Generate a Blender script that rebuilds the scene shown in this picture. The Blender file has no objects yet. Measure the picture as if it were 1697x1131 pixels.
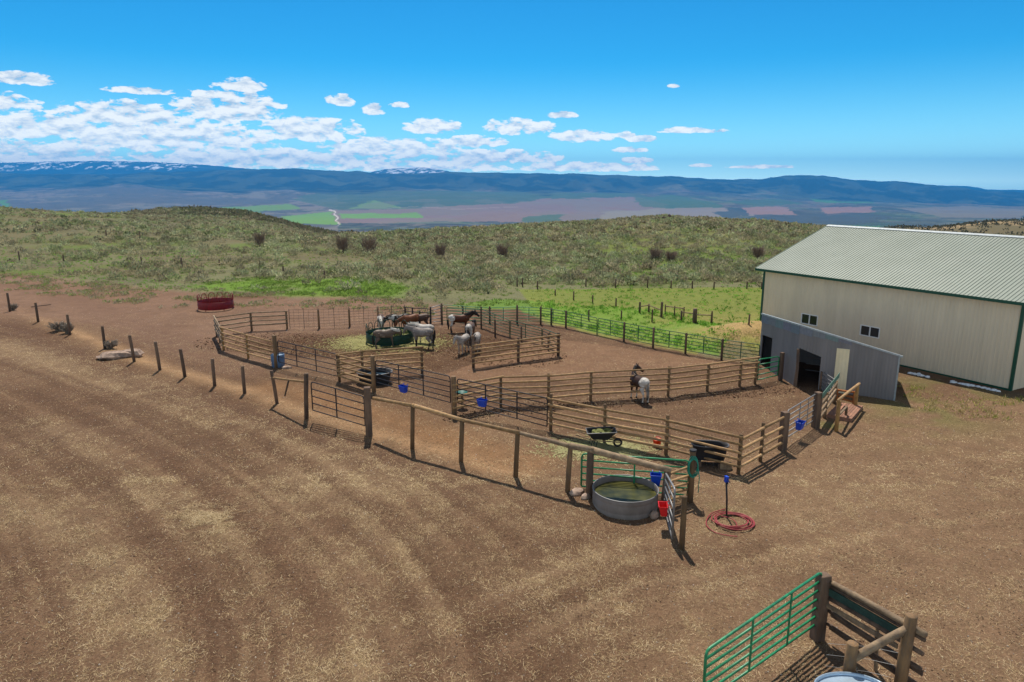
import bpy, math, random
import numpy as np
from mathutils import Vector, Matrix
rnd = random.Random(7)
D = bpy.data
scene = bpy.context.scene
COL = scene.collection
# ------------------------------------------------------------------ camera
F = 1170.0; CX = 848.5; CY = 565.5; H = 10.5
PIT = math.atan((565.5 - 300) / F)
cam = D.cameras.new('camera'); camo = D.objects.new('camera', cam); COL.objects.link(camo)
camo.location = (0, 0, H); camo.rotation_euler = (math.pi / 2 - PIT, 0, 0)
cam.sensor_width = 36; cam.lens = 36 * F / 1697; cam.clip_start = 0.1; cam.clip_end = 120000
scene.camera = camo
scene.view_settings.view_transform = 'Standard'; scene.view_settings.look = 'None'
scene.view_settings.gamma = 1; scene.view_settings.exposure = 0.12
# ------------------------------------------------------------------ light
SUN_EL = math.radians(62); SX, SY = -0.12, 0.993
sund = D.lights.new('sun', 'SUN'); sund.energy = 5.0; sund.angle = math.radians(0.5); sund.color = (1.0, 0.915, 0.79)
suno = D.objects.new('sun', sund); COL.objects.link(suno)
sdir = Vector((SX * math.cos(SUN_EL), SY * math.cos(SUN_EL), math.sin(SUN_EL)))
suno.rotation_euler = sdir.to_track_quat('Z', 'Y').to_euler()
# ------------------------------------------------------------------ node helper
class NT:
    def __init__(s, tree): s.t = tree; s.n = tree.nodes; s.l = tree.links
    def new(s, typ, **kw):
        n = s.n.new(typ)
        for k, v in kw.items(): setattr(n, k, v)
        return n
    def put(s, sock, v):
        if hasattr(v, 'is_linked') or isinstance(v, bpy.types.NodeSocket): s.l.new(v, sock)
        else: sock.default_value = v
    def m(s, op, a, b=None, c=None, clamp=False):
        n = s.new('ShaderNodeMath', operation=op); n.use_clamp = clamp
        s.put(n.inputs[0], a)
        if b is not None: s.put(n.inputs[1], b)
        if c is not None: s.put(n.inputs[2], c)
        return n.outputs[0]
    def comb(s, x, y, z):
        n = s.new('ShaderNodeCombineXYZ')
        for i, v in enumerate((x, y, z)): s.put(n.inputs[i], v)
        return n.outputs[0]
    def noise(s, vec, scale, detail=4, rough=0.55, dist=0.0, out='Fac'):
        n = s.new('ShaderNodeTexNoise'); 
        if vec is not None: s.l.new(vec, n.inputs['Vector'])
        n.inputs['Scale'].default_value = scale; n.inputs['Detail'].default_value = detail
        n.inputs['Roughness'].default_value = rough; n.inputs['Distortion'].default_value = dist
        return n.outputs[out]
    def ramp(s, fac, stops, interp='LINEAR'):
        n = s.new('ShaderNodeValToRGB'); n.color_ramp.interpolation = interp
        s.l.new(fac, n.inputs[0]); el = n.color_ramp.elements
        while len(el) < len(stops): el.new(0.5)
        for e, (p, c) in zip(el, stops):
            e.position = p; e.color = (c, c, c, 1) if isinstance(c, (int, float)) else (c[0], c[1], c[2], 1)
        return n.outputs[0]
    def mix(s, fac, a, b, mode='MIX'):
        n = s.new('ShaderNodeMix', data_type='RGBA', blend_type=mode)
        s.put(n.inputs[0], fac)
        for i, v in ((6, a), (7, b)):
            if isinstance(v, tuple): n.inputs[i].default_value = (v[0], v[1], v[2], 1)
            else: s.l.new(v, n.inputs[i])
        return n.outputs[2]
# ------------------------------------------------------------------ world: physical sky and a belt of cumulus
W = D.worlds.new('World'); scene.world = W; W.use_nodes = True
w = NT(W.node_tree); w.n.clear()
sky = w.new('ShaderNodeTexSky', sky_type='NISHITA'); sky.sun_disc = False
sky.sun_elevation = SUN_EL; sky.sun_rotation = math.radians(-7); sky.altitude = 2000
sky.air_density = 1.0; sky.dust_density = 0.3; sky.ozone_density = 2.5
tc = w.new('ShaderNodeTexCoord'); sep = w.new('ShaderNodeSeparateXYZ'); w.l.new(tc.outputs['Generated'], sep.inputs[0])
az = w.m('MULTIPLY', w.m('ARCTAN2', sep.outputs[0], sep.outputs[1]), 57.2958)
el = w.m('MULTIPLY', w.m('ARCSINE', sep.outputs[2]), 57.2958)
def blob(a0, e0, wa, we):
    da = w.m('MULTIPLY', w.m('SUBTRACT', az, a0), 1 / wa); de = w.m('MULTIPLY', w.m('SUBTRACT', el, e0), 1 / we)
    de = w.m('MULTIPLY', de, w.m('SUBTRACT', 1.45, w.m('MULTIPLY', w.m('GREATER_THAN', de, 0.0), .55)))      # flat bases
    r = w.m('ADD', w.m('MULTIPLY', da, da), w.m('MULTIPLY', de, de))
    return w.m('SUBTRACT', 1.0, r, clamp=True)
# (azimuth, elevation, half sizes in degrees): where the cumulus stand
BL = [(-33.0, 6.3, 2.0, .55), (-20.0, 6.6, 2.2, .7), (-36.0, 4.7, 4.2, .95), (-26.5, 6.0, 2.6, .35), (-21, 4.9, 4.6, 1.7),
      (-27.5, 4.3, 5.5, 1.1), (-34, 3.3, 7, 1.1), (-25, 2.9, 9, 1.6), (-15.5, 3.6, 4.8, 1.3), (-13, 5.8, 1.5, .6), (-10.6, 5.2, 1.1, .55), (-8.6, 5.6, 1.0, .3),
      (-6.2, 4.0, 2.6, .8), (-9.5, 2.3, 7, 1.1), (-2, 1.7, 7.5, .75), (.4, 4.0, 3.4, .85), (5.5, 3.3, 3.0, .65), (3.8, 4.9, 1.5, .35),
      (8.7, 3.4, 1.1, .35), (10.0, 3.1, 1.4, .35), (9.2, 2.3, 1.6, .3), (9.6, 1.5, 1.6, .3), (6, 1.0, 7, .5), (13.2, 3.7, 2.3, .33), (15.5, 3.6, 1.2, .25), (14.5, 1.1, 1.0, .2), (-34, 1.6, 9, 1.1), (-19, 1.5, 12, 1.0), (-7, 1.05, 9, .6), (-3.0, 2.9, 3.0, .6), (12.3, 6.9, .6, .2), (19, 1.0, 3, .2)]
mask = None
for b in BL:
    v = blob(*b); mask = v if mask is None else w.m('MAXIMUM', mask, v)
def cl(off):
    p = w.comb(w.m('MULTIPLY', az, 0.62), w.m('MULTIPLY', w.m('ADD', el, off), 1.5), 3.7)
    a = w.noise(p, 1.3, 10, 0.60, .25); return w.m('ADD', .5, w.m('MULTIPLY', w.m('SUBTRACT', a, .5), 2.0))
behind = w.m('MULTIPLY', w.m('SUBTRACT', w.m('ABSOLUTE', az), 62.0), 1 / 30.0, clamp=True)      # unseen clouds added behind the viewpoint, neutral light for the barn front
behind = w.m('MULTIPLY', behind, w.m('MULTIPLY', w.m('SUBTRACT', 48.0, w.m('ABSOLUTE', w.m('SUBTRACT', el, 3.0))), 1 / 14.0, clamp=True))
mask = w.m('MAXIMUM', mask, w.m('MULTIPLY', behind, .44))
n1 = cl(0); n2 = cl(0.40)
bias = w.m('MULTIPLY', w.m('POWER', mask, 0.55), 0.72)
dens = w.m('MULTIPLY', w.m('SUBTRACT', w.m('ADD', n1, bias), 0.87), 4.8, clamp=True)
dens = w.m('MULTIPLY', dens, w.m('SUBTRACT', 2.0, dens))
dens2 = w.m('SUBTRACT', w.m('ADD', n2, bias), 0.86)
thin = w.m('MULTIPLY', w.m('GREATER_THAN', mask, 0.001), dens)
lit = w.m('ADD', 0.70, w.m('MULTIPLY', w.m('SUBTRACT', n1, n2), 1.7), clamp=True)
ccol = w.mix(lit, (0.44, 0.58, 0.73), (1.0, 1.03, 1.02))
hsv = w.new('ShaderNodeHueSaturation'); w.l.new(sky.outputs[0], hsv.inputs['Color'])
hsv.inputs['Saturation'].default_value = 1.25; hsv.inputs['Value'].default_value = 1.0; hsv.inputs['Hue'].default_value = 0.493
skyc = w.mix(1.0, hsv.outputs[0], (0.20, 0.93, 1.13), 'MULTIPLY')
hor = w.m('POWER', w.m('SUBTRACT', 1.0, w.m('MULTIPLY', w.m('ABSOLUTE', el), 1 / 9.0), clamp=True), 1.6)       # milky air low in the sky
skyc = w.mix(w.m('MULTIPLY', hor, .85), skyc, (5.0, 7.4, 9.2))
high = w.m('MULTIPLY', w.m('SUBTRACT', el, 14.0), 1 / 22.0, clamp=True)                                           # unseen sky overhead, darkened and greyed to weaken the blue ambient
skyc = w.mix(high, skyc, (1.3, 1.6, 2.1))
STR = 0.1
cs = w.new('ShaderNodeVectorMath', operation='SCALE'); w.l.new(ccol, cs.inputs[0]); cs.inputs['Scale'].default_value = 0.92 / STR
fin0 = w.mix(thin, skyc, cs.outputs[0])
# the air beyond the range is brighter low down
up_ = w.m('ADD', 1.0, w.m('MULTIPLY', w.m('EXPONENT', w.m('MULTIPLY', w.m('ABSOLUTE', el), -1 / 2.5)), 1.6))
fin = w.mix(1.0, fin0, w.comb(w.m('POWER', up_, 1.22), w.m('POWER', up_, 1.1), w.m('POWER', up_, .8)), 'MULTIPLY')
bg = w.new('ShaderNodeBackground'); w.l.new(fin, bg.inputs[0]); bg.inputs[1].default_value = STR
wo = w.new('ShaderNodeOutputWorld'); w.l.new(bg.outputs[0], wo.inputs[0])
# ------------------------------------------------------------------ survey helpers: picture measurements to ground points
cP, sP = math.cos(PIT), math.sin(PIT)
def ray(px, py):
    a = (px - CX) / F; b = -(py - CY) / F
    return (a, cP + b * sP, -sP + b * cP)
def g(px, py, z=0.0):
    d = ray(px, py); t = (z - H) / d[2]; return Vector((d[0] * t, d[1] * t, z))
def hgt(px, py, b):
    d = ray(px, py); return H + d[2] * b[1] / d[1]
def proj(x, y, z):
    z = z - H; f = y * cP - z * sP; u = y * sP + z * cP
    f = np.where(np.abs(f) < .01, .01, f)
    return CX + F * x / f, CY - F * u / f
def zat(Y, py):
    th = PIT + np.arctan((py - CY) / F); return H - Y * np.tan(th)
# ------------------------------------------------------------------ numpy noise
def _h(ix, iy, s):
    v = np.sin(ix * 127.1 + iy * 311.7 + s * 74.7) * 43758.5453; return v - np.floor(v)
def vnoise(x, y, s=0):
    ix = np.floor(x); iy = np.floor(y); fx = x - ix; fy = y - iy
    fx = fx * fx * (3 - 2 * fx); fy = fy * fy * (3 - 2 * fy)
    a = _h(ix, iy, s); b = _h(ix + 1, iy, s); c = _h(ix, iy + 1, s); d = _h(ix + 1, iy + 1, s)
    return (a * (1 - fx) + b * fx) * (1 - fy) + (c * (1 - fx) + d * fx) * fy
def fbm(x, y, o=4, s=0):
    r = 0; a = .5; t = 0
    for i in range(o):
        r = r + a * vnoise(x * 2 ** i + 17.3 * i, y * 2 ** i - 9.1 * i, s + i); t += a; a *= .5
    return r / t
def sm(a, b, x):
    t = np.clip((x - a) / (b - a), 0, 1); return t * t * (3 - 2 * t)
def inpoly(x, y, P):
    r = np.zeros(x.shape, bool); n = len(P); j = n - 1
    for i in range(n):
        xi, yi = P[i]; xj, yj = P[j]
        if yi != yj: r ^= ((yi > y) != (yj > y)) & (x < (xj - xi) * (y - yi) / (yj - yi) + xi)
        j = i
    return r
def dline(x, y, pts):
    d = np.full(x.shape, 1e9)
    for (ax, ay), (bx, by) in zip(pts[:-1], pts[1:]):
        vx, vy = bx - ax, by - ay; L = vx * vx + vy * vy + 1e-9
        t = np.clip(((x - ax) * vx + (y - ay) * vy) / L, 0, 1)
        d = np.minimum(d, np.hypot(x - ax - t * vx, y - ay - t * vy))
    return d
# ------------------------------------------------------------------ materials
def mat(name, col, rough=0.7, metal=0.0, var=0.0, vscale=6.0, col2=None, bump=0.0, bscale=30.0, stretch=(1, 1, 1), vcol=None, spec=0.3):
    m = D.materials.new(name); m.use_nodes = True; t = NT(m.node_tree); b = t.n['Principled BSDF']
    b.inputs['Roughness'].default_value = rough; b.inputs['Metallic'].default_value = metal
    b.inputs['Specular IOR Level'].default_value = spec
    tcn = t.new('ShaderNodeTexCoord'); mp = t.new('ShaderNodeMapping'); t.l.new(tcn.outputs['Object'], mp.inputs[0]); mp.inputs['Scale'].default_value = stretch
    if vcol:
        at = t.new('ShaderNodeVertexColor', layer_name=vcol); base = at.outputs[0]
    else: base = None
    if col2 is not None or var > 0:
        c2 = col2 if col2 is not None else tuple(c * (1 - var) for c in col)
        f = t.ramp(t.noise(mp.outputs[0], vscale, 6, 0.6), [(0.35, 0.0), (0.65, 1.0)])
        if base is not None: cc = t.mix(t.m('MULTIPLY', f, var), base, (0, 0, 0))
        else: cc = t.mix(f, col, c2)
        if name in ('peeled_pole', 'weathered_pole', 'treated_post', 'old_timber', 'red_brown_deck_board'):
            oi = t.new('ShaderNodeObjectInfo'); k_ = t.m('ADD', .68, t.m('MULTIPLY', oi.outputs['Random'], .6))
            gr = t.m('MULTIPLY', t.ramp(t.noise(mp.outputs[0], 14, 4, .6), [(.45, 0.), (.75, 1.)]), t.m('ADD', .15, t.m('MULTIPLY', oi.outputs['Random'], .5)))
            cc = t.mix(gr, t.mix(1.0, cc, t.comb(k_, k_, k_), 'MULTIPLY'), tuple(.6 * sum(col) / 3 * x for x in (1.25, 1.1, 1.0)))
        t.l.new(cc, b.inputs['Base Color'])
    elif base is not None: t.l.new(base, b.inputs['Base Color'])
    else: b.inputs['Base Color'].default_value = (*col, 1)
    if bump > 0:
        bn = t.new('ShaderNodeBump'); bn.inputs['Strength'].default_value = bump; bn.inputs['Distance'].default_value = 0.02
        t.l.new(t.noise(mp.outputs[0], bscale, 5, 0.65), bn.inputs['Height']); t.l.new(bn.outputs[0], b.inputs['Normal'])
    return m
M = {}
M['pole'] = mat('peeled_pole', (.43, .265, .12), .75, col2=(.25, .15, .07), vscale=5, bump=.5, bscale=25, stretch=(1, 1, 1.0))
M['greypole'] = mat('weathered_pole', (.33, .235, .145), .85, col2=(.15, .105, .07), vscale=5, bump=.6, bscale=22)
M['post'] = mat('treated_post', (.23, .14, .07), .85, col2=(.12, .075, .042), vscale=4, bump=.7, bscale=26, stretch=(1, 1, .35))
M['timber'] = mat('old_timber', (.17, .11, .075), .9, col2=(.065, .043, .033), vscale=4, bump=.9, bscale=18, stretch=(1, 1, .25))
M['palepost'] = mat('new_post', (.38, .22, .08), .75, col2=(.24, .14, .055), vscale=5, bump=.5)
M['green'] = mat('green_paint', (.018, .29, .12), .4, col2=(.01, .13, .06), vscale=7, spec=.5)
M['dgreen'] = mat('dull_green_paint', (.012, .10, .05), .5, col2=(.02, .06, .035), vscale=3)
M['dark'] = mat('dark_steel', (.035, .033, .04), .5, metal=.2, var=.4)
M['mesh'] = mat('wire_steel', (.05, .045, .045), .6, metal=.3)
M['silver'] = mat('galvanised_steel', (.21, .205, .205), .45, metal=.3, col2=(.25, .25, .26), vscale=8)
M['tank'] = mat('galvanised_tank', (.225, .20, .19), .6, metal=.0, col2=(.165, .145, .135), vscale=3, bump=.2, bscale=8, stretch=(1, 1, .4))
M['blue'] = mat('blue_plastic', (.003, .055, .50), .4, spec=.5)
M['red'] = mat('red_plastic', (.62, .012, .018), .4, spec=.5)
M['orange'] = mat('orange_plastic', (.8, .06, .01), .4)
M['rubber'] = mat('black_rubber', (.022, .022, .026), .6, var=.3)
M['barrel'] = mat('faded_blue_plastic', (.10, .17, .30), .55, var=.3)
M['teal'] = mat('teal_plastic', (.01, .12, .11), .5)
M['hose_red'] = mat('red_hose_rubber', (.34, .05, .06), .5, var=.25)
M['hose_green'] = mat('green_hose_rubber', (.02, .24, .17), .45)
M['feeder_red'] = mat('red_feeder_paint', (.24, .010, .018), .45, col2=(.15, .010, .014))
M['feeder_green'] = mat('green_feeder_paint', (.010, .055, .036), .5, col2=(.008, .032, .022))
M['hay'] = mat('hay', (.24, .25, .085), .9, col2=(.11, .13, .04), vscale=9, bump=1, bscale=60)
M['rock'] = mat('pink_rock', (.46, .34, .27), .95, col2=(.22, .155, .125), vscale=3, bump=1, bscale=9)
M['darkrock'] = mat('dark_rock', (.085, .055, .048), .95, col2=(.04, .03, .03), vscale=2, bump=1)
M['snow'] = mat('old_snow', (.78, .82, .88), .7, var=.12, bump=.8, bscale=12)
M['roof'] = mat('pale_green_roof_metal', (.205, .242, .212), .42, metal=.1, col2=(.175, .212, .182), vscale=.6, spec=.5)
M['trim'] = mat('dark_green_trim', (.012, .07, .043), .45)
M['tan'] = mat('tan_wall_metal', (.67, .575, .435), .5, col2=(.58, .50, .38), vscale=1.6, stretch=(1, 1, .12))
M['shed'] = mat('grey_shed_metal', (.215, .205, .215), .6, metal=.05, col2=(.165, .158, .165), vscale=1.2, stretch=(1, 1, .12))
M['shedtrim'] = mat('pale_flashing', (.36, .41, .45), .45, metal=.2, var=.3)
M['cream'] = mat('cream_sheet_metal', (.78, .68, .47), .55, col2=(.68, .59, .40), vscale=2)
M['white'] = mat('white_vinyl', (.75, .75, .75), .5)
M['glass'] = mat('dark_window_glass', (.02, .02, .022), .08, spec=.6)
M['black'] = mat('interior_dark_board', (.05, .04, .035), .9, var=.4)
M['deck'] = mat('red_brown_deck_board', (.34, .17, .11), .8, col2=(.22, .11, .075), vscale=5, bump=.4)
M['orangewood'] = mat('orange_stained_wood', (.42, .14, .035), .65, var=.3)
M['bluesteel'] = mat('pale_blue_galvanised', (.45, .58, .72), .3, metal=.5, var=.15)
M['bark'] = mat('shrub_bark', (.075, .05, .042), .9, var=.4)
M['wire'] = mat('bright_wire', (.6, .6, .6), .4, metal=.6)
def water_mat(name, c1, c2):
    m = D.materials.new(name); m.use_nodes = True; t = NT(m.node_tree); b = t.n['Principled BSDF']
    tcn = t.new('ShaderNodeTexCoord'); f = t.ramp(t.noise(tcn.outputs['Object'], 1.6, 5, .6), [(.38, 0.), (.66, 1.)])
    t.l.new(t.mix(f, c1, c2), b.inputs['Base Color']); b.inputs['Roughness'].default_value = .28; b.inputs['Specular IOR Level'].default_value = .3
    bn = t.new('ShaderNodeBump'); bn.inputs['Strength'].default_value = .12; bn.inputs['Distance'].default_value = .02
    t.l.new(t.noise(tcn.outputs['Object'], 9, 3), bn.inputs['Height']); t.l.new(bn.outputs[0], b.inputs['Normal'])
    return m
M['water'] = water_mat('murky_green_water', (.022, .027, .008), (.095, .092, .022))
M['bluewater'] = water_mat('clear_trough_water', (.04, .09, .14), (.07, .14, .2))
# ------------------------------------------------------------------ object helpers
def tag(o, label=None, cat=None, group=None, kind=None):
    if label: o['label'] = label
    if cat: o['category'] = cat
    if group: o['group'] = group
    if kind: o['kind'] = kind
    return o
def thing(name, loc, label, cat, group=None, rz=0.0):
    o = D.objects.new(name, None); o.empty_display_size = .3; COL.objects.link(o)
    o.location = loc; o.rotation_euler = (0, 0, rz); return tag(o, label, cat, group)
class MB:
    def __init__(s): s.v = []; s.f = []
    def quadbox(s, P):  # 8 corners: 4 bottom ccw, 4 top ccw
        n = len(s.v); s.v += [tuple(p) for p in P]
        for q in ((3, 2, 1, 0), (4, 5, 6, 7), (0, 1, 5, 4), (1, 2, 6, 5), (2, 3, 7, 6), (3, 0, 4, 7)): s.f.append(tuple(n + i for i in q))
        return s
    def box(s, c, sx, sy, sz, rz=0.0, tilt=None):
        ca, sa = math.cos(rz), math.sin(rz); P = []
        for z in (-sz / 2, sz / 2):
            for x, y in ((-sx / 2, -sy / 2), (sx / 2, -sy / 2), (sx / 2, sy / 2), (-sx / 2, sy / 2)):
                P.append((c[0] + x * ca - y * sa, c[1] + x * sa + y * ca, c[2] + z))
        return s.quadbox(P)
    def tube(s, pts, r, n=8, cap=True, jit=0.0):
        pts = [Vector(p) for p in pts]; rs = r if isinstance(r, (list, tuple)) else [r] * len(pts)
        base = len(s.v); up = None
        for i, p in enumerate(pts):
            if i == 0: d = pts[1] - p
            elif i == len(pts) - 1: d = p - pts[i - 1]
            else: d = (pts[i + 1] - p).normalized() + (p - pts[i - 1]).normalized()
            d = d.normalized() if d.length > 1e-9 else Vector((0, 0, 1))
            if up is None:
                up = Vector((0, 0, 1)) if abs(d.z) < .9 else Vector((1, 0, 0))
            u = (up - d * up.dot(d)); u = u.normalized() if u.length > 1e-6 else Vector((1, 0, 0)); up = u; v = d.cross(u)
            rr = rs[i]; ra, rb = rr if isinstance(rr, (list, tuple)) else (rr, rr)
            for k in range(n):
                a = 2 * math.pi * k / n; j = 1 + (rnd.uniform(-jit, jit) if jit else 0)
                s.v.append(tuple(p + u * (math.cos(a) * ra * j) + v * (math.sin(a) * rb * j)))
        m = len(pts)
        for i in range(m - 1):
            for k in range(n):
                a = base + i * n + k; b = base + i * n + (k + 1) % n; s.f.append((a, b, b + n, a + n))
        if cap: s.f.append(tuple(base + k for k in range(n))[::-1]); s.f.append(tuple(base + (m - 1) * n + k for k in range(n)))
        return s
    def lathe(s, prof, n=32, c=(0, 0, 0), sx=1, sy=1, rz=0.0, close=False):
        base = len(s.v); ca, sa = math.cos(rz), math.sin(rz)
        for (r, z) in prof:
            for k in range(n):
                a = 2 * math.pi * k / n; x = math.cos(a) * r * sx; y = math.sin(a) * r * sy
                s.v.append((c[0] + x * ca - y * sa, c[1] + x * sa + y * ca, c[2] + z))
        m = len(prof); R = range(m) if close else range(m - 1)
        for i in R:
            i2 = (i + 1) % m
            for k in range(n):
                k2 = (k + 1) % n; s.f.append((base + i * n + k, base + i * n + k2, base + i2 * n + k2, base + i2 * n + k))
        return s
    def disc(s, r, z, n=32, c=(0, 0, 0), sx=1, sy=1, rz=0.0):
        base = len(s.v); ca, sa = math.cos(rz), math.sin(rz)
        for k in range(n):
            a = 2 * math.pi * k / n; x = math.cos(a) * r * sx; y = math.sin(a) * r * sy
            s.v.append((c[0] + x * ca - y * sa, c[1] + x * sa + y * ca, c[2] + z))
        s.f.append(tuple(range(base, base + n))); return s
    def blob(s, c, rx, ry, rz, n=10, jit=.2):
        base = len(s.v); m = n // 2 + 1
        for i in range(m):
            th = math.pi * i / (m - 1)
            for k in range(n):
                a = 2 * math.pi * k / n; j = 1 + rnd.uniform(-jit, jit)
                s.v.append((c[0] + math.sin(th) * math.cos(a) * rx * j, c[1] + math.sin(th) * math.sin(a) * ry * j, c[2] + math.cos(th) * rz * (1 + rnd.uniform(-jit, jit) * .5)))
        for i in range(m - 1):
            for k in range(n): s.f.append((base + i * n + k, base + (i + 1) * n + k, base + (i + 1) * n + (k + 1) % n, base + i * n + (k + 1) % n))
        return s
    def build(s, name, m, parent=None, smooth=False, local=False):
        me = D.meshes.new(name)
        vs = s.v
        if parent is not None and not local:
            l = parent.location if parent.parent is None else parent.location + parent.parent.location
            vs = [(x - l[0], y - l[1], z - l[2]) for x, y, z in vs]
        me.from_pydata(vs, [], s.f); me.validate()
        if m is not None: me.materials.append(m)
        if smooth:
            me.polygons.foreach_set('use_smooth', [True] * len(me.polygons))
        me.update()
        o = D.objects.new(name, me); COL.objects.link(o)
        if parent is not None: o.parent = parent
        return o
def auto(o, ang=40):
    me = o.data; me.polygons.foreach_set('use_smooth', [True] * len(me.polygons))
    try: me.set_sharp_from_angle(angle=math.radians(ang))
    except Exception: pass
    return o
def npmesh(name, V, Fq, m, colors=None, cname='tint', smooth=False, tris=False):
    me = D.meshes.new(name); k = 3 if tris else 4
    nv = len(V); nf = len(Fq)
    me.vertices.add(nv); me.vertices.foreach_set('co', np.ascontiguousarray(V, dtype=np.float32).ravel())
    me.loops.add(nf * k); me.loops.foreach_set('vertex_index', np.ascontiguousarray(Fq, dtype=np.int32).ravel())
    me.polygons.add(nf); me.polygons.foreach_set('loop_start', np.arange(0, nf * k, k, dtype=np.int32))
    if smooth: me.polygons.foreach_set('use_smooth', np.ones(nf, bool))
    me.update(calc_edges=True)
    if colors is not None:
        a = me.color_attributes.new(cname, 'FLOAT_COLOR', 'POINT'); c = np.ones((nv, 4), np.float32); c[:, :3] = colors
        a.data.foreach_set('color', c.ravel())
    me.materials.append(m)
    o = D.objects.new(name, me); COL.objects.link(o); return o
ORD = ['', 'first', 'second', 'third', 'fourth', 'fifth', 'sixth', 'seventh', 'eighth', 'ninth', 'tenth', 'eleventh', 'twelfth', 'thirteenth', 'fourteenth', 'fifteenth', 'sixteenth', 'seventeenth', 'eighteenth', 'nineteenth', 'twentieth']

def leaf_mat(name, k=.5):
    m = D.materials.new(name); m.use_nodes = True; t = NT(m.node_tree); t.n.remove(t.n['Principled BSDF']); at = t.new('ShaderNodeVertexColor', layer_name='tint')
    d_ = t.new('ShaderNodeBsdfDiffuse'); tr_ = t.new('ShaderNodeBsdfTranslucent'); mx = t.new('ShaderNodeMixShader'); mx.inputs[0].default_value = k
    t.l.new(at.outputs[0], d_.inputs[0]); t.l.new(at.outputs[0], tr_.inputs[0]); t.l.new(d_.outputs[0], mx.inputs[1]); t.l.new(tr_.outputs[0], mx.inputs[2]); t.l.new(mx.outputs[0], t.n['Material Output'].inputs[0]); return m
# ================================================================== TERRAIN
def ip(x, tab): 
    xs = [t[0] for t in tab]; ys = [t[1] for t in tab]; return np.interp(x, xs, ys)
CREST = [(-600, 352), (-200, 349), (0, 346), (100, 351), (160, 353), (200, 352), (260, 347), (330, 345), (400, 350), (450, 362), (500, 377), (560, 388), (650, 383), (750, 380), (900, 372), (1000, 368), (1060, 364), (1100, 361), (1150, 363), (1230, 367), (1350, 377), (1480, 386), (1600, 392), (1800, 395), (2400, 400)]
CDEP = [(-600, 240), (100, 235), (200, 260), (260, 350), (450, 360), (540, 340), (600, 175), (650, 170), (900, 175), (1100, 185), (1350, 160), (1500, 150), (2400, 150)]
RID = [(-600, 286), (0, 287), (150, 290), (230, 287), (300, 285), (400, 282), (490, 280), (537, 282.5), (574, 284), (620, 285.5), (680, 288), (770, 284), (850, 288), (960, 289), (1030, 291.5), (1100, 292), (1150, 295), (1260, 298), (1300, 292), (1350, 291), (1400, 297), (1475, 301.5), (1490, 300), (1550, 308), (1640, 315.5), (1697, 320), (1900, 325), (2400, 320)]
RBASE = [(-600, 312), (0, 311), (200, 303), (330, 311), (560, 311), (670, 310), (850, 314), (1000, 317), (1130, 317), (1300, 324), (1450, 333), (1697, 339), (2400, 340)]
FAR = [(-600, 272), (0, 271), (125, 267), (264, 269), (340, 274), (400, 279), (440, 283), (480, 290), (600, 292), (620, 285), (640, 281), (705, 278), (735, 282), (760, 292), (1000, 300), (1500, 315), (1545, 308), (1610, 309.5), (1645, 316), (1665, 315.5), (1697, 315.5), (1900, 318), (2400, 318)]
FLOOR = [(2500, 405), (3300, 392), (4200, 382), (5000, 373), (6500, 358), (8000, 346), (9500, 336), (11000, 327)]
YS = np.array([60, 80, 100, 130, 165, 200, 240, 290, 350, 420, 520, 650, 900, 1500, 2500, 3300, 4200, 5000, 6500, 8000, 9500, 11000, 13000, 16000, 17500, 20000, 24000, 31000.])
XS = np.arange(-600, 2401, 20.)
def flat_py(Y): return CY + F * np.tan(np.arctan(H / Y) - PIT)
def build_table():
    T = np.zeros((len(XS), len(YS)))
    for i, x in enumerate(XS):
        cr, cd = ip(x, CREST), ip(x, CDEP)
        rb, rd, fr = ip(x, RBASE), ip(x, RID), ip(x, FAR)
        for j, Y in enumerate(YS):
            fl = flat_py(Y)
            if Y <= cd:
                f = sm(60, cd, Y); py = fl + (cr - flat_py(cd)) * f
                if cd > 300 and Y > 130: py += 5 * math.sin(min(1, (Y - 130) / (cd - 130)) * math.pi) 
                py = max(py, cr)
            elif Y < 2500:
                t = (math.log(Y) - math.log(cd)) / (math.log(2500) - math.log(cd)); py = cr + (405 - cr) * min(1, t * 1.3) + (14 * t * (1 - t))
                if x > 1380 and 450 < Y < 1200:
                    hill = 384 - 17 * sm(1500, 1690, x) - 6 * math.exp(-((x - 1500) / 45) ** 2)
                    k = sm(1400, 1470, x) * math.exp(-((Y - 620) / 260) ** 2); py = py * (1 - k) + hill * k
            elif Y <= 11000:
                py = ip(Y, FLOOR)
                if Y > 6500: py += (rb - 320) * (Y - 6500) / 4500 * .8
            elif Y <= 13000: py = rb
            elif Y <= 16000: py = rd
            elif Y <= 17500: py = rd + 6
            elif Y <= 20000: py = max(rd, fr) + 5
            elif Y <= 24000: py = fr
            else: py = fr + 8
            T[i, j] = zat(Y, py)
    return T
TAB = build_table()
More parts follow.
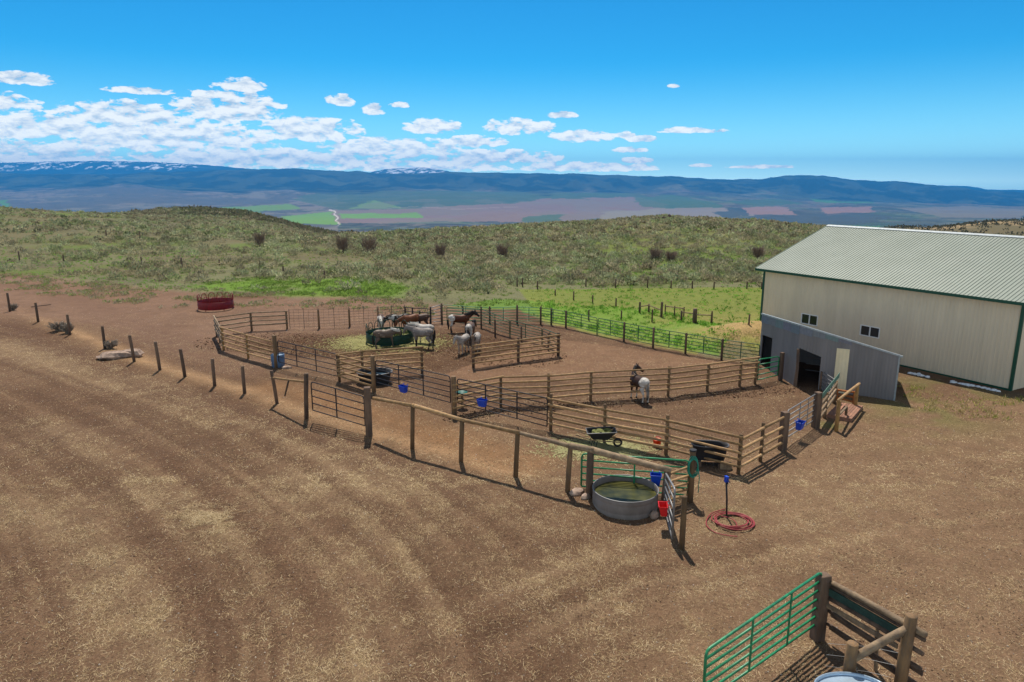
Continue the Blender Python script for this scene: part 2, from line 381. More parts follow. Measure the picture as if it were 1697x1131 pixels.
def zbase(x, y):
    yy = np.maximum(y, 60.0); px = CX + (F / cP) * x / yy
    u = np.clip((px + 600) / 20, 0, len(XS) - 1.001); i = u.astype(int); fu = u - i; fu = fu * fu * (3 - 2 * fu)
    ly = np.log(np.clip(yy, 60, 30999)); LY = np.log(YS); j = np.clip(np.searchsorted(LY, ly, side='right') - 1, 0, len(YS) - 2)
    t = (ly - LY[j]) / (LY[j + 1] - LY[j])
    def hermite(ii):
        jm = np.maximum(j - 1, 0); jp = np.minimum(j + 2, len(YS) - 1)
        p0, p1 = TAB[ii, j], TAB[ii, j + 1]; h = LY[j + 1] - LY[j]
        s0 = (p1 - TAB[ii, jm]) / np.maximum(LY[j + 1] - LY[jm], 1e-6) * h; s1 = (TAB[ii, jp] - p0) / np.maximum(LY[jp] - LY[j], 1e-6) * h
        # keep monotone-ish
        dlt = p1 - p0; s0 = np.where(s0 * dlt < 0, 0, np.sign(s0) * np.minimum(np.abs(s0), 3 * np.abs(dlt))); s1 = np.where(s1 * dlt < 0, 0, np.sign(s1) * np.minimum(np.abs(s1), 3 * np.abs(dlt)))
        t2, t3 = t * t, t * t * t
        return (2 * t3 - 3 * t2 + 1) * p0 + (t3 - 2 * t2 + t) * s0 + (-2 * t3 + 3 * t2) * p1 + (t3 - t2) * s1
    return hermite(i) * (1 - fu) + hermite(i + 1) * fu
def gxy(px, py):
    p = g(px, py); return (p.x, p.y)
RUTS = [[gxy(*p) for p in L] for L in (
    [(-60, 600), (120, 650), (330, 760), (520, 900), (640, 1100), (680, 1300)], [(-60, 650), (100, 720), (280, 840), (400, 1000), (440, 1250)],
    [(-60, 760), (60, 840), (120, 980), (100, 1200)], [(900, 1131), (1100, 1010), (1400, 930), (1697, 860)], [(800, 1080), (1100, 960), (1400, 890), (1697, 800)],
    [(1697, 720), (1500, 760), (1400, 840), (1300, 980)])]
def track(x, y, pts):
    """signed offset and distance along a track line"""
    best = np.full(np.shape(x), 1e9); sd = np.zeros(np.shape(x)); ss = np.zeros(np.shape(x)); acc = 0.0
    for (ax, ay), (bx, by) in zip(pts[:-1], pts[1:]):
        vx, vy = bx - ax, by - ay; L = math.hypot(vx, vy); t = np.clip(((x - ax) * vx + (y - ay) * vy) / (L * L), 0, 1)
        dx, dy = x - ax - t * vx, y - ay - t * vy; d = np.hypot(dx, dy); cr = np.sign(vx * (y - ay) - vy * (x - ax)); k = d < best
        best = np.where(k, d, best); sd = np.where(k, d * cr, sd); ss = np.where(k, acc + t * L, ss); acc += L
    return sd, ss
def smoothline(pts, n=6):
    P = [np.array(p, float) for p in pts]; Q = [P[0]] + P + [P[-1]]; out = []
    for i in range(1, len(Q) - 2):
        for k in range(n):
            t = k / n; a, b, c, d = Q[i - 1], Q[i], Q[i + 1], Q[i + 2]; out.append(.5 * (2 * b + (c - a) * t + (2 * a - 5 * b + 4 * c - d) * t * t + (3 * b - a - 3 * c + d) * t ** 3))
    out.append(P[-1]); return [tuple(p) for p in out]
TR1 = smoothline([gxy(-200, 540), gxy(-40, 585), gxy(140, 650), gxy(330, 740), gxy(500, 850), gxy(610, 970), gxy(660, 1100), gxy(670, 1400), (-1.2, 4)], 3)
TR2 = smoothline([gxy(600, 1500), gxy(850, 1180), gxy(1050, 1050), gxy(1350, 960), gxy(1697, 900), gxy(2100, 860)], 3)
BANK = [gxy(*p) for p in ((-40, 505), (64, 536), (173, 580), (223, 602), (306, 628), (405, 655), (507, 695), (612, 726), (683, 748), (763, 770), (854, 795), (940, 820), (985, 835))]
def zground(x, y):
    x = np.asarray(x, float); y = np.asarray(y, float)
    z = np.where(y > 60, zbase(x, y), 0.0)
    # rolling field relief beyond the corrals
    k = sm(62, 110, y) * (1 - sm(500, 900, y))
    z = z + k * (fbm(x / 38, y / 38, 4, 3) - .5) * 1.6
    # foreground yard: slight wheel tracks and trampled relief
    near = 1 - sm(60, 90, y)
    z = z + near * ((fbm(x / 2.1, y / 2.1, 4, 9) - .5) * .10 + (fbm(x / .5, y / .5, 3, 12) - .5) * .045)
    s1, l1 = track(x, y, TR1); s2, l2 = track(x, y, TR2)
    z = z + near * .022 * (fbm(s1 / .36, l1 / 40, 3, 15) - .5) * sm(60, 30, y) + near * .03 * (fbm(s2 / .35, l2 / 30, 3, 16) - .5) * np.exp(-(s2 / 4) ** 2)
    d = dline(x, y, BANK); z = z + near * .10 * np.exp(-((d - .1) / .55) ** 2)
    # dug-out door of the shed and the spoil bank behind it
    sb = MOUND; z = z + 1.1 * np.exp(-(((x - sb[0]) / 4.2) ** 2 + ((y - sb[1]) / 2.6) ** 2))
    # far relief: gullies and spurs
    a = sm(2500, 5000, y) * (1 - sm(12000, 13500, y)); n = fbm(x / 900, y / 1300, 5, 21)
    z = z + a * (n - .5) * 75
    a = sm(11500, 14500, y); px = x / np.maximum(y, 1) * 15000
    r = 1 - np.abs(2 * fbm(px / 900, y / 2600, 5, 31) - 1); fadec = 1 - .7 * np.exp(-((y - 16000) / 900) ** 2) - .7 * np.exp(-((y - 24000) / 1300) ** 2)
    z = z + a * fadec * (r - .75) * 190
    z = z + sm(13500, 16000, y) * (fbm(px / 260, y / 900, 3, 37) - .5) * 26
    # left hill and crests
    return z
MOUND = gxy(1262, 560)
def gz(x, y): return float(zground(np.array([x]), np.array([y]))[0])
# rows & columns
rows = list(np.arange(-28, 8, 1.5)) + list(np.arange(8, 62, .3))
Y = 62.0
while Y < 31000:
    rows.append(Y)
    if Y < 450: Y += max(.3, Y * .0075)
    elif Y < 3500: Y *= 1.035
    elif Y < 12000: Y *= 1.0105
    else: Y *= 1.0075
rows = np.array(rows)
us = np.concatenate([np.linspace(-2.6, -.8, 60, endpoint=False), np.linspace(-.8, .8, 1000, endpoint=False), np.linspace(.8, 2.6, 61)])
U, R = np.meshgrid(us, rows); GX = U * (R + 30 * np.exp(-np.maximum(R, 0) / 200)); GY = R
GZ = zground(GX, GY)
nr, nc = GX.shape
PX, PY = proj(GX, GY, GZ)
# ------------------------------------------------------------------ colours of the land (albedo only)
C = np.zeros((nr, nc, 3))
def blend(mask, col):
    global C
    m = np.clip(mask, 0, 1)[..., None]; C = C * (1 - m) + np.array(col) * m
X_, Y_ = GX, GY
n_a = fbm(X_ / 6, Y_ / 6, 5, 41); n_b = fbm(X_ / 1.4, Y_ / 1.4, 4, 42); n_c = fbm(X_ / 22, Y_ / 22, 4, 43)
C[:] = (.122, .072, .045)
blend(sm(.42, .65, n_a) * .45, (.165, .103, .067))
blend(sm(.5, .7, n_b) * .4, (.12, .072, .048))
# straw litter: swept bands that follow the wheel tracks
straw = np.zeros(GX.shape)
SB = [([(-60, 560), (60, 590), (230, 650), (420, 740), (560, 830), (700, 940)], 1.5, .85), ([(-60, 690), (60, 710), (180, 790), (330, 870), (420, 960)], .9, .8), ([(430, 700), (560, 760), (760, 870), (900, 960), (1100, 1060)], 2.0, .75),
      ([(-40, 820), (140, 900), (230, 1010), (260, 1150)], .8, .5), ([(560, 1131), (700, 1010), (900, 930)], 1.6, .45), ([(420, 1131), (440, 1000), (400, 900)], .8, .4), ([(700, 800), (950, 900), (1250, 1000)], 1.5, .5),
      ([(1697, 760), (1450, 800), (1330, 900)], 3.0, .35), ([(1697, 960), (1400, 960), (1100, 1060)], 2, .3)]
for L, wd_, st in SB:
    P_ = [gxy(*p) for p in L]; d = dline(X_, Y_, P_); straw = np.maximum(straw, st * np.exp(-(d / wd_) ** 2))
s1, l1 = track(X_, Y_, TR1); s2, l2 = track(X_, Y_, TR2)
w1 = (fbm(X_ / 3.0, Y_ / 3.0, 3, 120) - .5) * 1.1
st1 = fbm((s1 + w1 * .5) / .9, l1 / 45, 5, 121); st1b = fbm((s1 + w1 * .25) / .22, l1 / 16, 4, 122); st2 = .5 + (fbm((s2 + w1) / .45, l2 / 20, 5, 123) - .5) * .8
left = 1 - sm(-2.5, 3.5, X_ - (Y_ - 14) * .12); lanes = np.clip((st1 - .5) * 1.9 + (st1b - .5) * 1.0 + (n_a - .5) * 1.1 + .5, 0, 1) * left + np.clip((st2 - .5) * 2.4 + .5, 0, 1) * (1 - left)
straw = straw * (.15 + 1.25 * lanes) * (.55 + .8 * sm(.3, .65, fbm(X_ / .9, Y_ / 1.2, 4, 44)))
straw = np.clip(straw + .26 * lanes ** 2 + .06 * sm(.45, .7, n_a), 0, 1) * (1 - sm(50, 60, Y_))
blend((sm(.45, .15, lanes) * left * .40 + sm(.40, .2, st1b) * left * .30 + sm(.4, .25, st2) * np.exp(-(s2 / 3.5) ** 2) * .5) * (Y_ < 60), (.082, .046, .029))
blend(sm(.55, .75, st1b) * left * .35 * (Y_ < 60), (.21, .135, .085))
blend(sm(.55, .7, st2) * np.exp(-(s2 / 3.5) ** 2) * .45, (.23, .15, .098))
blend(straw * .42, (.31, .23, .145))
yard = inpoly(X_, Y_, [gxy(*p) for p in ((1180, 1131), (1130, 830), (1240, 790), (1480, 670), (1697, 660), (2600, 700), (2600, 1500), (1180, 1500))])
yardf = yard.astype(float)
dz = dline(X_, Y_, [gxy(*p) for p in ((1180, 1131), (1130, 830), (1240, 790), (1480, 670))])
yardf = np.where(yard, 1, np.exp(-(dz / 2.0) ** 2)) * sm(.25, .5, n_a + .1)
blend(yardf * .6, (.215, .142, .09))
# dark manured strip along the outside of the fence line
for L, wd_, col, st in (
    ([(-40, 520), (60, 560), (220, 630), (420, 690), (600, 750), (760, 810)], 1.1, (.105, .060, .040), .75),
    ([(16, 510), (173, 572), (223, 594), (306, 622), (405, 648), (507, 686), (612, 716), (683, 738), (763, 760), (854, 785)], .75, (.33, .215, .122), .9),
    ([(460, 640), (560, 668), (640, 690), (760, 730), (870, 765)], 1.2, (.27, .155, .078), .75),
    ([(360, 600), (450, 625), (560, 650), (640, 675), (730, 705)], .9, (.11, .065, .04), .35)):
    d = dline(X_, Y_, [gxy(*p) for p in L]); blend(st * np.exp(-(d / wd_) ** 2) * (.6 + .8 * (n_b - .2)), col)
# loafing pen: dark churned dung
pen = [gxy(*p) for p in ((480, 552), (640, 534), (780, 550), (880, 585), (790, 600), (700, 612), (600, 590), (480, 590), (400, 560))]
dp = dline(X_, Y_, pen + [pen[0]]); pin = inpoly(X_, Y_, pen)
blend(np.where(pin, 1, np.exp(-(dp / .8) ** 2)) * (.55 + .6 * n_b), (.085, .045, .025))
pen2 = [gxy(*p) for p in ((760, 600), (930, 590), (1250, 612), (1340, 640), (1310, 660), (1200, 640), (940, 665), (760, 690))]
blend(inpoly(X_, Y_, pen2) * .6 * sm(.4, .6, n_a), (.12, .07, .045))
tanz = [gxy(*p) for p in ((900, 560), (1100, 585), (1240, 606), (1100, 612), (900, 630), (760, 640), (740, 620))]
blend(inpoly(X_, Y_, tanz) * .55, (.24, .145, .092))
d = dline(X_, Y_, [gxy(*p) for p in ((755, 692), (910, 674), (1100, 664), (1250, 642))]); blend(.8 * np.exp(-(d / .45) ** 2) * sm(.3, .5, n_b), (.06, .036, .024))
hayc = gxy(636, 572); blend(np.exp(-(((X_ - hayc[0]) / 2.6) ** 2 + ((Y_ - hayc[1]) / 1.5) ** 2)) * sm(.3, .6, n_b) * .9, (.165, .155, .06))
hc = gxy(995, 736); blend(.8 * np.exp(-(((X_ - hc[0]) / 1.6) ** 2 + ((Y_ - hc[1]) / .9) ** 2)) * sm(.3, .55, n_b), (.30, .27, .15))
# left bare lot, pinkish dry
lot = [gxy(*p) for p in ((-200, 470), (60, 462), (200, 480), (330, 492), (430, 500), (560, 497), (650, 506), (720, 512), (720, 534), (480, 545), (360, 560), (200, 530), (-200, 500))]
dl = dline(X_, Y_, lot + [lot[0]]); lin = inpoly(X_, Y_, lot)
lotm = np.where(lin, 1, np.exp(-(dl / 2.5) ** 2)) * sm(.2, .45, n_a + .08)
veg_edge = 62.0
# vegetation beyond
vg = sm(0, 1, (PYv := np.where(Y_ > 20, PY, 2000)) * 0 + (Y_ > 0))
vegline = ip(PX, [(-2000, 455), (0, 456), (60, 458), (130, 470), (330, 488), (480, 494), (620, 498), (720, 508), (860, 512), (897, 534), (960, 548), (1090, 576), (1195, 595), (1257, 604), (1300, 560), (3000, 560)])
vegm = sm(-3, 3, (vegline - PY) + (n_b - .5) * 12 + (n_a - .5) * 10) * (Y_ > 30)
field = np.zeros((nr, nc, 3)); field[:] = (.150, .150, .078)
def fb(mask, col):
    global field
    m = np.clip(mask, 0, 1)[..., None]; field = field * (1 - m) + np.array(col) * m
fb(sm(.4, .62, n_c) * .8, (.135, .115, .062)); fb(sm(.5, .7, fbm(X_ / 14, Y_ / 20, 4, 55)) * .8, (.105, .15, .032)); fb(sm(.55, .75, n_a) * .5, (.09, .085, .05))
gr1 = [gxy(*p) for p in ((340, 474), (470, 460), (600, 464), (660, 476), (640, 490), (560, 492), (430, 488))]
dg = dline(X_, Y_, gr1 + [gr1[0]]); fb(np.where(inpoly(X_, Y_, gr1), 1, np.exp(-(dg / 1.5) ** 2)) * sm(.2, .45, n_a), (.12, .20, .03))
gr2 = [gxy(*p) for p in ((860, 480), (1100, 478), (1300, 476), (1300, 545), (1200, 555), (1150, 592), (1000, 560), (900, 534))]
fb(inpoly(X_, Y_, gr2) * .9, (.155, .185, .038)); fb(inpoly(X_, Y_, gr2) * sm(.4, .6, n_c + .1 * n_a) * .7, (.22, .205, .06))
fb(inpoly(X_, Y_, [gxy(*p) for p in ((740, 508), (820, 496), (900, 500), (1090, 515), (1230, 545), (1190, 590), (1000, 555), (900, 530), (760, 516))]) * .7 * sm(.3, .5, n_a), (.115, .235, .028))
# dry bank behind the shed
dm = np.hypot((X_ - MOUND[0]) / 4.6, (Y_ - MOUND[1]) / 3.0); fb(np.exp(-dm ** 4), (.36, .25, .11))
fb(sm(.6, .8, dm) * (1 - sm(1.1, 1.6, dm)) * sm(.45, .6, n_b) * .7, (.22, .24, .05))
# hill on the left: browner, right flank darker
fb(((PX > 200) & (PX < 580) & (Y_ > 200) & (Y_ < 430)) * .55, (.105, .088, .060))
fb(((PX > 300) & (PX < 600) & (Y_ > 270) & (Y_ < 430)) * sm(0, 16, PY - (ip(PX, CREST) + 4)) * .5, (.065, .062, .046))
fb(((PX > 880) & (Y_ > 90) & (Y_ < 260)) * sm(.45, .6, n_c) * .5, (.14, .17, .04))
fb((Y_ > 450) & (Y_ < 1400), (.13, .11, .06)); fb(((Y_ > 450) & (Y_ < 1400)) * sm(.55, .6, fbm(X_ / 60, Y_ / 120, 3, 61)), (.30, .22, .12))
m = vegm[..., None]; C = C * (1 - m) + field * m
blend(lotm * .85 * sm(-14, 6, PY - vegline + 8), (.215, .138, .098)); blend(lotm * sm(.5, .65, n_b) * .5 * (PY > vegline - 4), (.165, .105, .075))
road = dline(X_, Y_, [gxy(*p) for p in ((-100, 466), (60, 476), (160, 508), (240, 545), (330, 580), (420, 610))]); blend(.7 * np.exp(-(road / 1.7) ** 2) * (Y_ < 75), (.17, .105, .075))
road = dline(X_, Y_, [gxy(*p) for p in ((330, 585), (250, 560), (300, 530), (420, 515))]); blend(.5 * np.exp(-(road / 1.2) ** 2) * (Y_ < 75), (.16, .10, .07))
# green patches round barn foot
for q, rr, st in (((1530, 680), 2.6, .6), ((1570, 650), 2.6, .6), ((1380, 708), 1.0, .6), ((1200, 838), .8, .35), ((1500, 720), 1.6, .3)):
    c = gxy(*q); blend(st * np.exp(-(np.hypot(X_ - c[0], Y_ - c[1]) / rr) ** 2) * sm(.35, .6, n_b), (.12, .15, .04))
warm = ((1 - vegm) * (Y_ < 75))[..., None]; C = C * (1 - warm) + C * np.array([.95, .90, .85]) * warm
# ---- far valley
fm = sm(1800, 2400, Y_)
far = np.zeros((nr, nc, 3)); far[:] = (.095, .105, .075)
def vb(mask, col):
    global far
    m = np.clip(mask, 0, 1)[..., None]; far = far * (1 - m) + np.array(col) * m
nf = fbm(X_ / 1400, Y_ / 900, 5, 71); ng = fbm(X_ / 500, Y_ / 400, 4, 72)
vb(sm(.42, .58, nf), (.12, .10, .085)); vb(sm(.5, .62, ng) * .7, (.06, .12, .055)); vb(sm(.55, .65, fbm(X_ / 700, Y_ / 1500, 4, 73)) * .6, (.045, .055, .05))
vb((PX < 560) * (PY > 300) * .75, (.20, .165, .145))
hs_ = fbm(X_ / 260, Y_ / 420, 5, 86); vb(sm(.5, .62, hs_) * .55, (.045, .055, .045)); vb(sm(.5, .38, hs_) * .35, (.15, .15, .10))
vb(sm(.56, .6, fbm(X_ / 110, Y_ / 150, 4, 87)) * .5, (.035, .045, .035)); vb(((PX < 480) & (PY > 300)) * sm(.5, .6, nf) * .8, (.085, .085, .075))
jit = (ng - .5) * 9 + (fbm(X_ / 130, Y_ / 200, 4, 75) - .5) * 7
def fieldpoly(P, col, a=1.0): vb(inpoly(PX + jit * 2, PY + jit * .5, P) * (Y_ > 2600) * a, tuple(min(1, v * 1.12 * .85 + sum(col) / 3 * .15) for v in col))
fieldpoly([(560, 315), (860, 318), (1060, 322), (1100, 336), (800, 345), (560, 348), (480, 330)], (.055, .105, .05), .75)
fieldpoly([(575, 346), (620, 332), (665, 344)], (.12, .21, .04), .9)
fieldpoly([(330, 345), (480, 338), (500, 347), (380, 356)], (.12, .22, .02)); fieldpoly([(455, 362), (560, 350), (566, 372), (480, 372)], (.13, .26, .015))
fieldpoly([(0, 332), (14, 332), (6, 344), (0, 344)], (.08, .2, .03))
fieldpoly([(552, 350), (700, 344), (860, 336), (900, 330), (1060, 327), (1110, 340), (1080, 352), (970, 366), (800, 368), (560, 371)], (.20, .125, .105), .85)
vb(((PX > 560) & (PX < 1110) & (PY > 330)) * sm(.5, .6, fbm(X_ / 300, Y_ / 900, 3, 76)) * .35, (.17, .16, .12))
fieldpoly([(568, 355), (692, 353), (700, 361), (566, 363)], (.13, .26, .015))
fieldpoly([(1000, 352), (1100, 345), (1170, 352), (1130, 366), (1000, 367)], (.20, .17, .12)); fieldpoly([(870, 358), (940, 356), (920, 368), (860, 367)], (.07, .11, .05))
fieldpoly([(1050, 328), (1110, 322), (1200, 340), (1180, 352), (1060, 342)], (.05, .11, .04), .8); fieldpoly([(1090, 346), (1200, 344), (1250, 356), (1180, 362), (1090, 362)], (.19, .155, .12))
fieldpoly([(1230, 345), (1300, 342), (1318, 356), (1240, 355)], (.22, .13, .105)); fieldpoly([(1360, 345), (1440, 342), (1450, 352), (1370, 358)], (.22, .125, .10))
fieldpoly([(1340, 328), (1400, 326), (1470, 333), (1420, 338), (1350, 335)], (.06, .17, .04)); fieldpoly([(1490, 346), (1600, 342), (1700, 348), (1697, 362), (1560, 360)], (.16, .14, .11), .8)
fieldpoly([(1200, 334), (1290, 330), (1330, 338), (1250, 342)], (.05, .10, .045), .8); fieldpoly([(1280, 377), (1460, 374), (1460, 382), (1290, 383)], (.06, .15, .04), .8)
fieldpoly([(1180, 352), (1230, 344), (1240, 356), (1200, 362)], (.04, .055, .05), .9); fieldpoly([(1250, 360), (1420, 352), (1480, 360), (1440, 372), (1260, 372)], (.05, .06, .055), .85)
# forested range and its meadows, snow on the far range
fo = sm(11800, 12700, Y_ + (ng - .5) * 2200 + (fbm(PX / 75, PY / 60, 3, 88) - .5) * 5200); rdl = dline(PX, PY, [(545, 348), (556, 351), (554, 356), (561, 361), (556, 366), (563, 371), (560, 375)]); vb((rdl < .9) * (Y_ > 2600), (.55, .50, .46))
rdl = dline(PX, PY, [(640, 346), (690, 343), (760, 347), (860, 343)]); vb((rdl < .5) * (Y_ > 2600) * .5, (.3, .25, .22))
vb(sm(376, 371, PY) * 0 + ((PY > 371) & (PY < 384) & (PX > 560) & (PX < 1340) & (Y_ > 2600)) * sm(.40, .55, fbm(X_ / 70, Y_ / 160, 4, 84)) * .8, (.035, .042, .030))
vb(fo, (.010, .024, .024)); vb(fo * sm(.48, .62, fbm(X_ / 420, Y_ / 500, 5, 82)) * .8, (.05, .068, .05)); vb(fo * sm(.60, .66, fbm(X_ / 600, Y_ / 700, 4, 77)) * .5 * (Y_ < 14500), (.08, .10, .06))
sn = (Y_ > 19500) & (GZ > 0); snn = sm(.56, .62, fbm(X_ / 130, Y_ / 330, 5, 78)) * sm(.47, .55, fbm(X_ / 1500, Y_ / 3000, 3, 79)); 
vb(sn * snn * ((PX < 460) | ((PX > 610) & (PX < 770))) * sm(0, 3, (ip(PX, FAR) + 14) - PY), (.85, .88, .92))
vb(((PX > 620) & (PX < 740) & (Y_ > 19500)) * sm(.51, .58, fbm(X_ / 130, Y_ / 300, 4, 80)) * .9, (.85, .88, .92))
C = C * (1 - fm[..., None]) + far * fm[..., None]
grit = np.clip((1 - sm(60, 200, Y_)) , 0, 1)
V = np.stack([GX, GY, GZ], -1).reshape(-1, 3)
idx = np.arange(nr * nc).reshape(nr, nc)
Q = np.stack([idx[:-1, :-1], idx[:-1, 1:], idx[1:, 1:], idx[1:, :-1]], -1).reshape(-1, 4)
gm = D.materials.new('land'); gm.use_nodes = True; t = NT(gm.node_tree); b = t.n['Principled BSDF']
at = t.new('ShaderNodeVertexColor', layer_name='tint'); geo = t.new('ShaderNodeNewGeometry')
P0 = geo.outputs['Position']
sp = t.new('ShaderNodeSeparateXYZ'); t.l.new(P0, sp.inputs[0])
nearf = t.m('SUBTRACT', 1.0, t.m('MULTIPLY', t.m('SUBTRACT', sp.outputs[1], 40.0), 1 / 160.0, clamp=True))
fine = t.noise(P0, 9.0, 6, .7); fine2 = t.noise(P0, 30.0, 5, .75); mid = t.noise(P0, 1.3, 5, .6)
cst = t.m('ADD', 1.0, t.m('MULTIPLY', t.m('SUBTRACT', fine, .5), 1.5)); cst = t.m('MULTIPLY', cst, t.m('ADD', 1.0, t.m('MULTIPLY', t.m('SUBTRACT', fine2, .5), 2.6)))
cst = t.m('MULTIPLY', cst, t.m('ADD', 1.0, t.m('MULTIPLY', t.m('SUBTRACT', mid, .5), .7)))
sc = t.new('ShaderNodeMix', data_type='FLOAT'); t.put(sc.inputs[0], nearf); sc.inputs[2].default_value = 1.0; t.l.new(cst, sc.inputs[3])
vs_ = t.new('ShaderNodeVectorMath', operation='SCALE'); t.l.new(at.outputs[0], vs_.inputs[0]); t.l.new(sc.outputs[0], vs_.inputs['Scale'])
# short bits of trodden straw in the soil
mp = t.new('ShaderNodeMapping'); t.l.new(P0, mp.inputs[0]); mp.inputs['Scale'].default_value = (34, 9, 9); mp.inputs['Rotation'].default_value = (0, 0, .5)
s1 = t.noise(mp.outputs[0], 1.0, 2, .6, 1.2)
mp2 = t.new('ShaderNodeMapping'); t.l.new(P0, mp2.inputs[0]); mp2.inputs['Scale'].default_value = (9, 34, 9); mp2.inputs['Rotation'].default_value = (0, 0, -.4)
s2 = t.noise(mp2.outputs[0], 1.0, 2, .6, 1.2)
st_ = t.m('MULTIPLY', t.m('MAXIMUM', t.m('SUBTRACT', s1, .60), t.m('SUBTRACT', s2, .60)), 9.0, clamp=True)
st_ = t.m('MULTIPLY', st_, t.m('MULTIPLY', t.m('SUBTRACT', 1.0, t.m('MULTIPLY', t.m('SUBTRACT', sp.outputs[1], 30.0), 1 / 25.0, clamp=True)), .55))
t.l.new(t.mix(st_, vs_.outputs[0], (.34, .26, .165)), b.inputs['Base Color'])
b.inputs['Roughness'].default_value = .95; b.inputs['Specular IOR Level'].default_value = .1
bn = t.new('ShaderNodeBump'); bn.inputs['Distance'].default_value = .06; t.put(bn.inputs['Strength'], t.m('MULTIPLY', nearf, .9))
t.l.new(t.m('ADD', t.m('MULTIPLY', fine, 1.0), t.m('MULTIPLY', fine2, .35)), bn.inputs['Height']); t.l.new(bn.outputs[0], b.inputs['Normal'])
terrain = npmesh('ground', V, Q, gm, C.reshape(-1, 3), smooth=True); tag(terrain, kind='structure')
def gnd(px, py):
    """ground point seen at a picture position (marches to the relief)"""
    d = ray(px, py)
    if py > 480: t0 = -H / d[2]; ts = np.linspace(t0 * .8, t0 * 1.12, 900)
    else: ts = np.geomspace(20, 500, 3000)
    xs, ys, zs = d[0] * ts, d[1] * ts, H + d[2] * ts
    k = np.argmax(zs < zground(xs, ys)); k = k if k > 0 else len(ts) // 2
    return Vector((xs[k], ys[k], float(zground(xs[k:k + 1], ys[k:k + 1])[0])))
# haze
hz = MB().quadbox([(-95000, -60, -420), (95000, -60, -420), (95000, 26500, -420), (-95000, 26500, -420), (-95000, -60, 790), (95000, -60, 790), (95000, 26500, 790), (-95000, 26500, 790)])
hm = D.materials.new('haze_air'); hm.use_nodes = True; t = NT(hm.node_tree); t.n.remove(t.n['Principled BSDF'])
pv = t.new('ShaderNodeVolumePrincipled'); pv.inputs['Density'].default_value = 5.2e-5; pv.inputs['Color'].default_value = (.035, .39, 1.0, 1); pv.inputs['Anisotropy'].default_value = .25
t.l.new(pv.outputs[0], t.n['Material Output'].inputs['Volume'])
hazeo = hz.build('haze', hm); tag(hazeo, kind='stuff')
# ================================================================== BARN
def unit(v): v = Vector(v); v.normalize(); return v
bA = g(1675, 648); vp = ray(130, 300); bd = unit((vp[0], vp[1], 0)); bn_ = Vector((bd.y, -bd.x, 0))   # bd: to far left, bn_: away from the viewer
if bn_.y < 0: bn_ = -bn_
def on_plane(px, py, A, n):
    d = Vector(ray(px, py)); t = (A - Vector((0, 0, H))).dot(n) / d.dot(n); return Vector((0, 0, H)) + d * t
EH = on_plane(1692, 508, bA, bn_).z
lc = on_plane(1266.5, 450, bA, bn_); BL_ = (lc - bA).dot(bd)        # wall length
def bp(s, q, z): p = bA + bd * s + bn_ * q; return Vector((p.x, p.y, z))
# eave & ridge from the picture: eave 0.45 m out
ov = .45; ea = on_plane(1252, 446, bA - bn_ * ov, bn_); EZ = ea.z; LE = (ea - bA).dot(bd)
best = None
for q in np.arange(4, 16, .05):
    p = on_plane(1372, 375, bA + bn_ * q, bn_); s = (p - bA).dot(bd)
    e = abs(s - LE)
    if best is None or e < best[0]: best = (e, q, p.z)
RQ, RZ = best[1], best[2]
RE = -7.0                                                            # roof runs on past the frame edge
def ribbed(p0, along, L, up_vec, h, rib, dep, outv, rw=.05, flat=.5):
    """corrugated sheet: profile along 'along', extruded by up_vec*h, ribs proud along outv"""
    m = MB(); prof = []; n = int(L / rib)
    r = L / n
    for i in range(n):
        s = i * r; prof += [(s, 0), (s + r - rw * 2.2, 0), (s + r - rw * 1.6, dep), (s + r - rw * .6, dep)]
    prof.append((L, 0))
    for s, d in prof:
        a = p0 + along * s + outv * d; b_ = a + up_vec * h; m.v += [tuple(a), tuple(b_)]
    for i in range(len(prof) - 1): k = 2 * i; m.f.append((k, k + 2, k + 3, k + 1))
    return m
barn = thing('barn', bA, 'long tan metal barn with pale green ribbed roof and dark green trim', 'barn')
wn = -bn_; BW = RQ * 2
def wallbox(name, m, s0, s1, q0, q1, z0, z1, parent, smooth=False):
    P = [bp(s0, q0, z0), bp(s1, q0, z0), bp(s1, q1, z0), bp(s0, q1, z0), bp(s0, q0, z1), bp(s1, q0, z1), bp(s1, q1, z1), bp(s0, q1, z1)]
    return MB().quadbox(P).build(name, m, parent)
gzb = -.4
# long wall with two window holes: core plus ribbed skin cut round the openings
wins = []
for (x0, y0, x1, y1) in ((1329, 517.5, 1354.5, 542.5), (1427, 536.5, 1457, 563)):
    a = on_plane((x0), (y0), bA, bn_); c_ = on_plane(x1, y1, bA, bn_); s_hi, s_lo = (a - bA).dot(bd), (c_ - bA).dot(bd)
    wins.append((s_lo, s_hi, c_.z + .05, a.z - .05))
wins.sort()
zt = EZ + .0
wm = MB()
def strip(s0, s1, z0, z1):
    k = len(wm.v); q = ribbed(bp(s0, 0, z0), bd, s1 - s0, Vector((0, 0, 1)), z1 - z0, .205, .020, wn, .03); wm.v += q.v; wm.f += [tuple(i + k for i in f) for f in q.f]
s = 0.0
for (a, b_, z0, z1) in wins:
    strip(s, a, gzb, zt); strip(a, b_, gzb, z0); strip(a, b_, z1, zt); s = b_
strip(s, BL_, gzb, zt)
wm.build('wall', M['tan'], barn)
rslope = unit(bp(0, RQ, RZ) - bp(0, -ov, EZ)); rl = (bp(0, RQ, RZ) - bp(0, -ov, EZ)).length
rn = bd.cross(rslope); rn = rn if rn.z > 0 else -rn
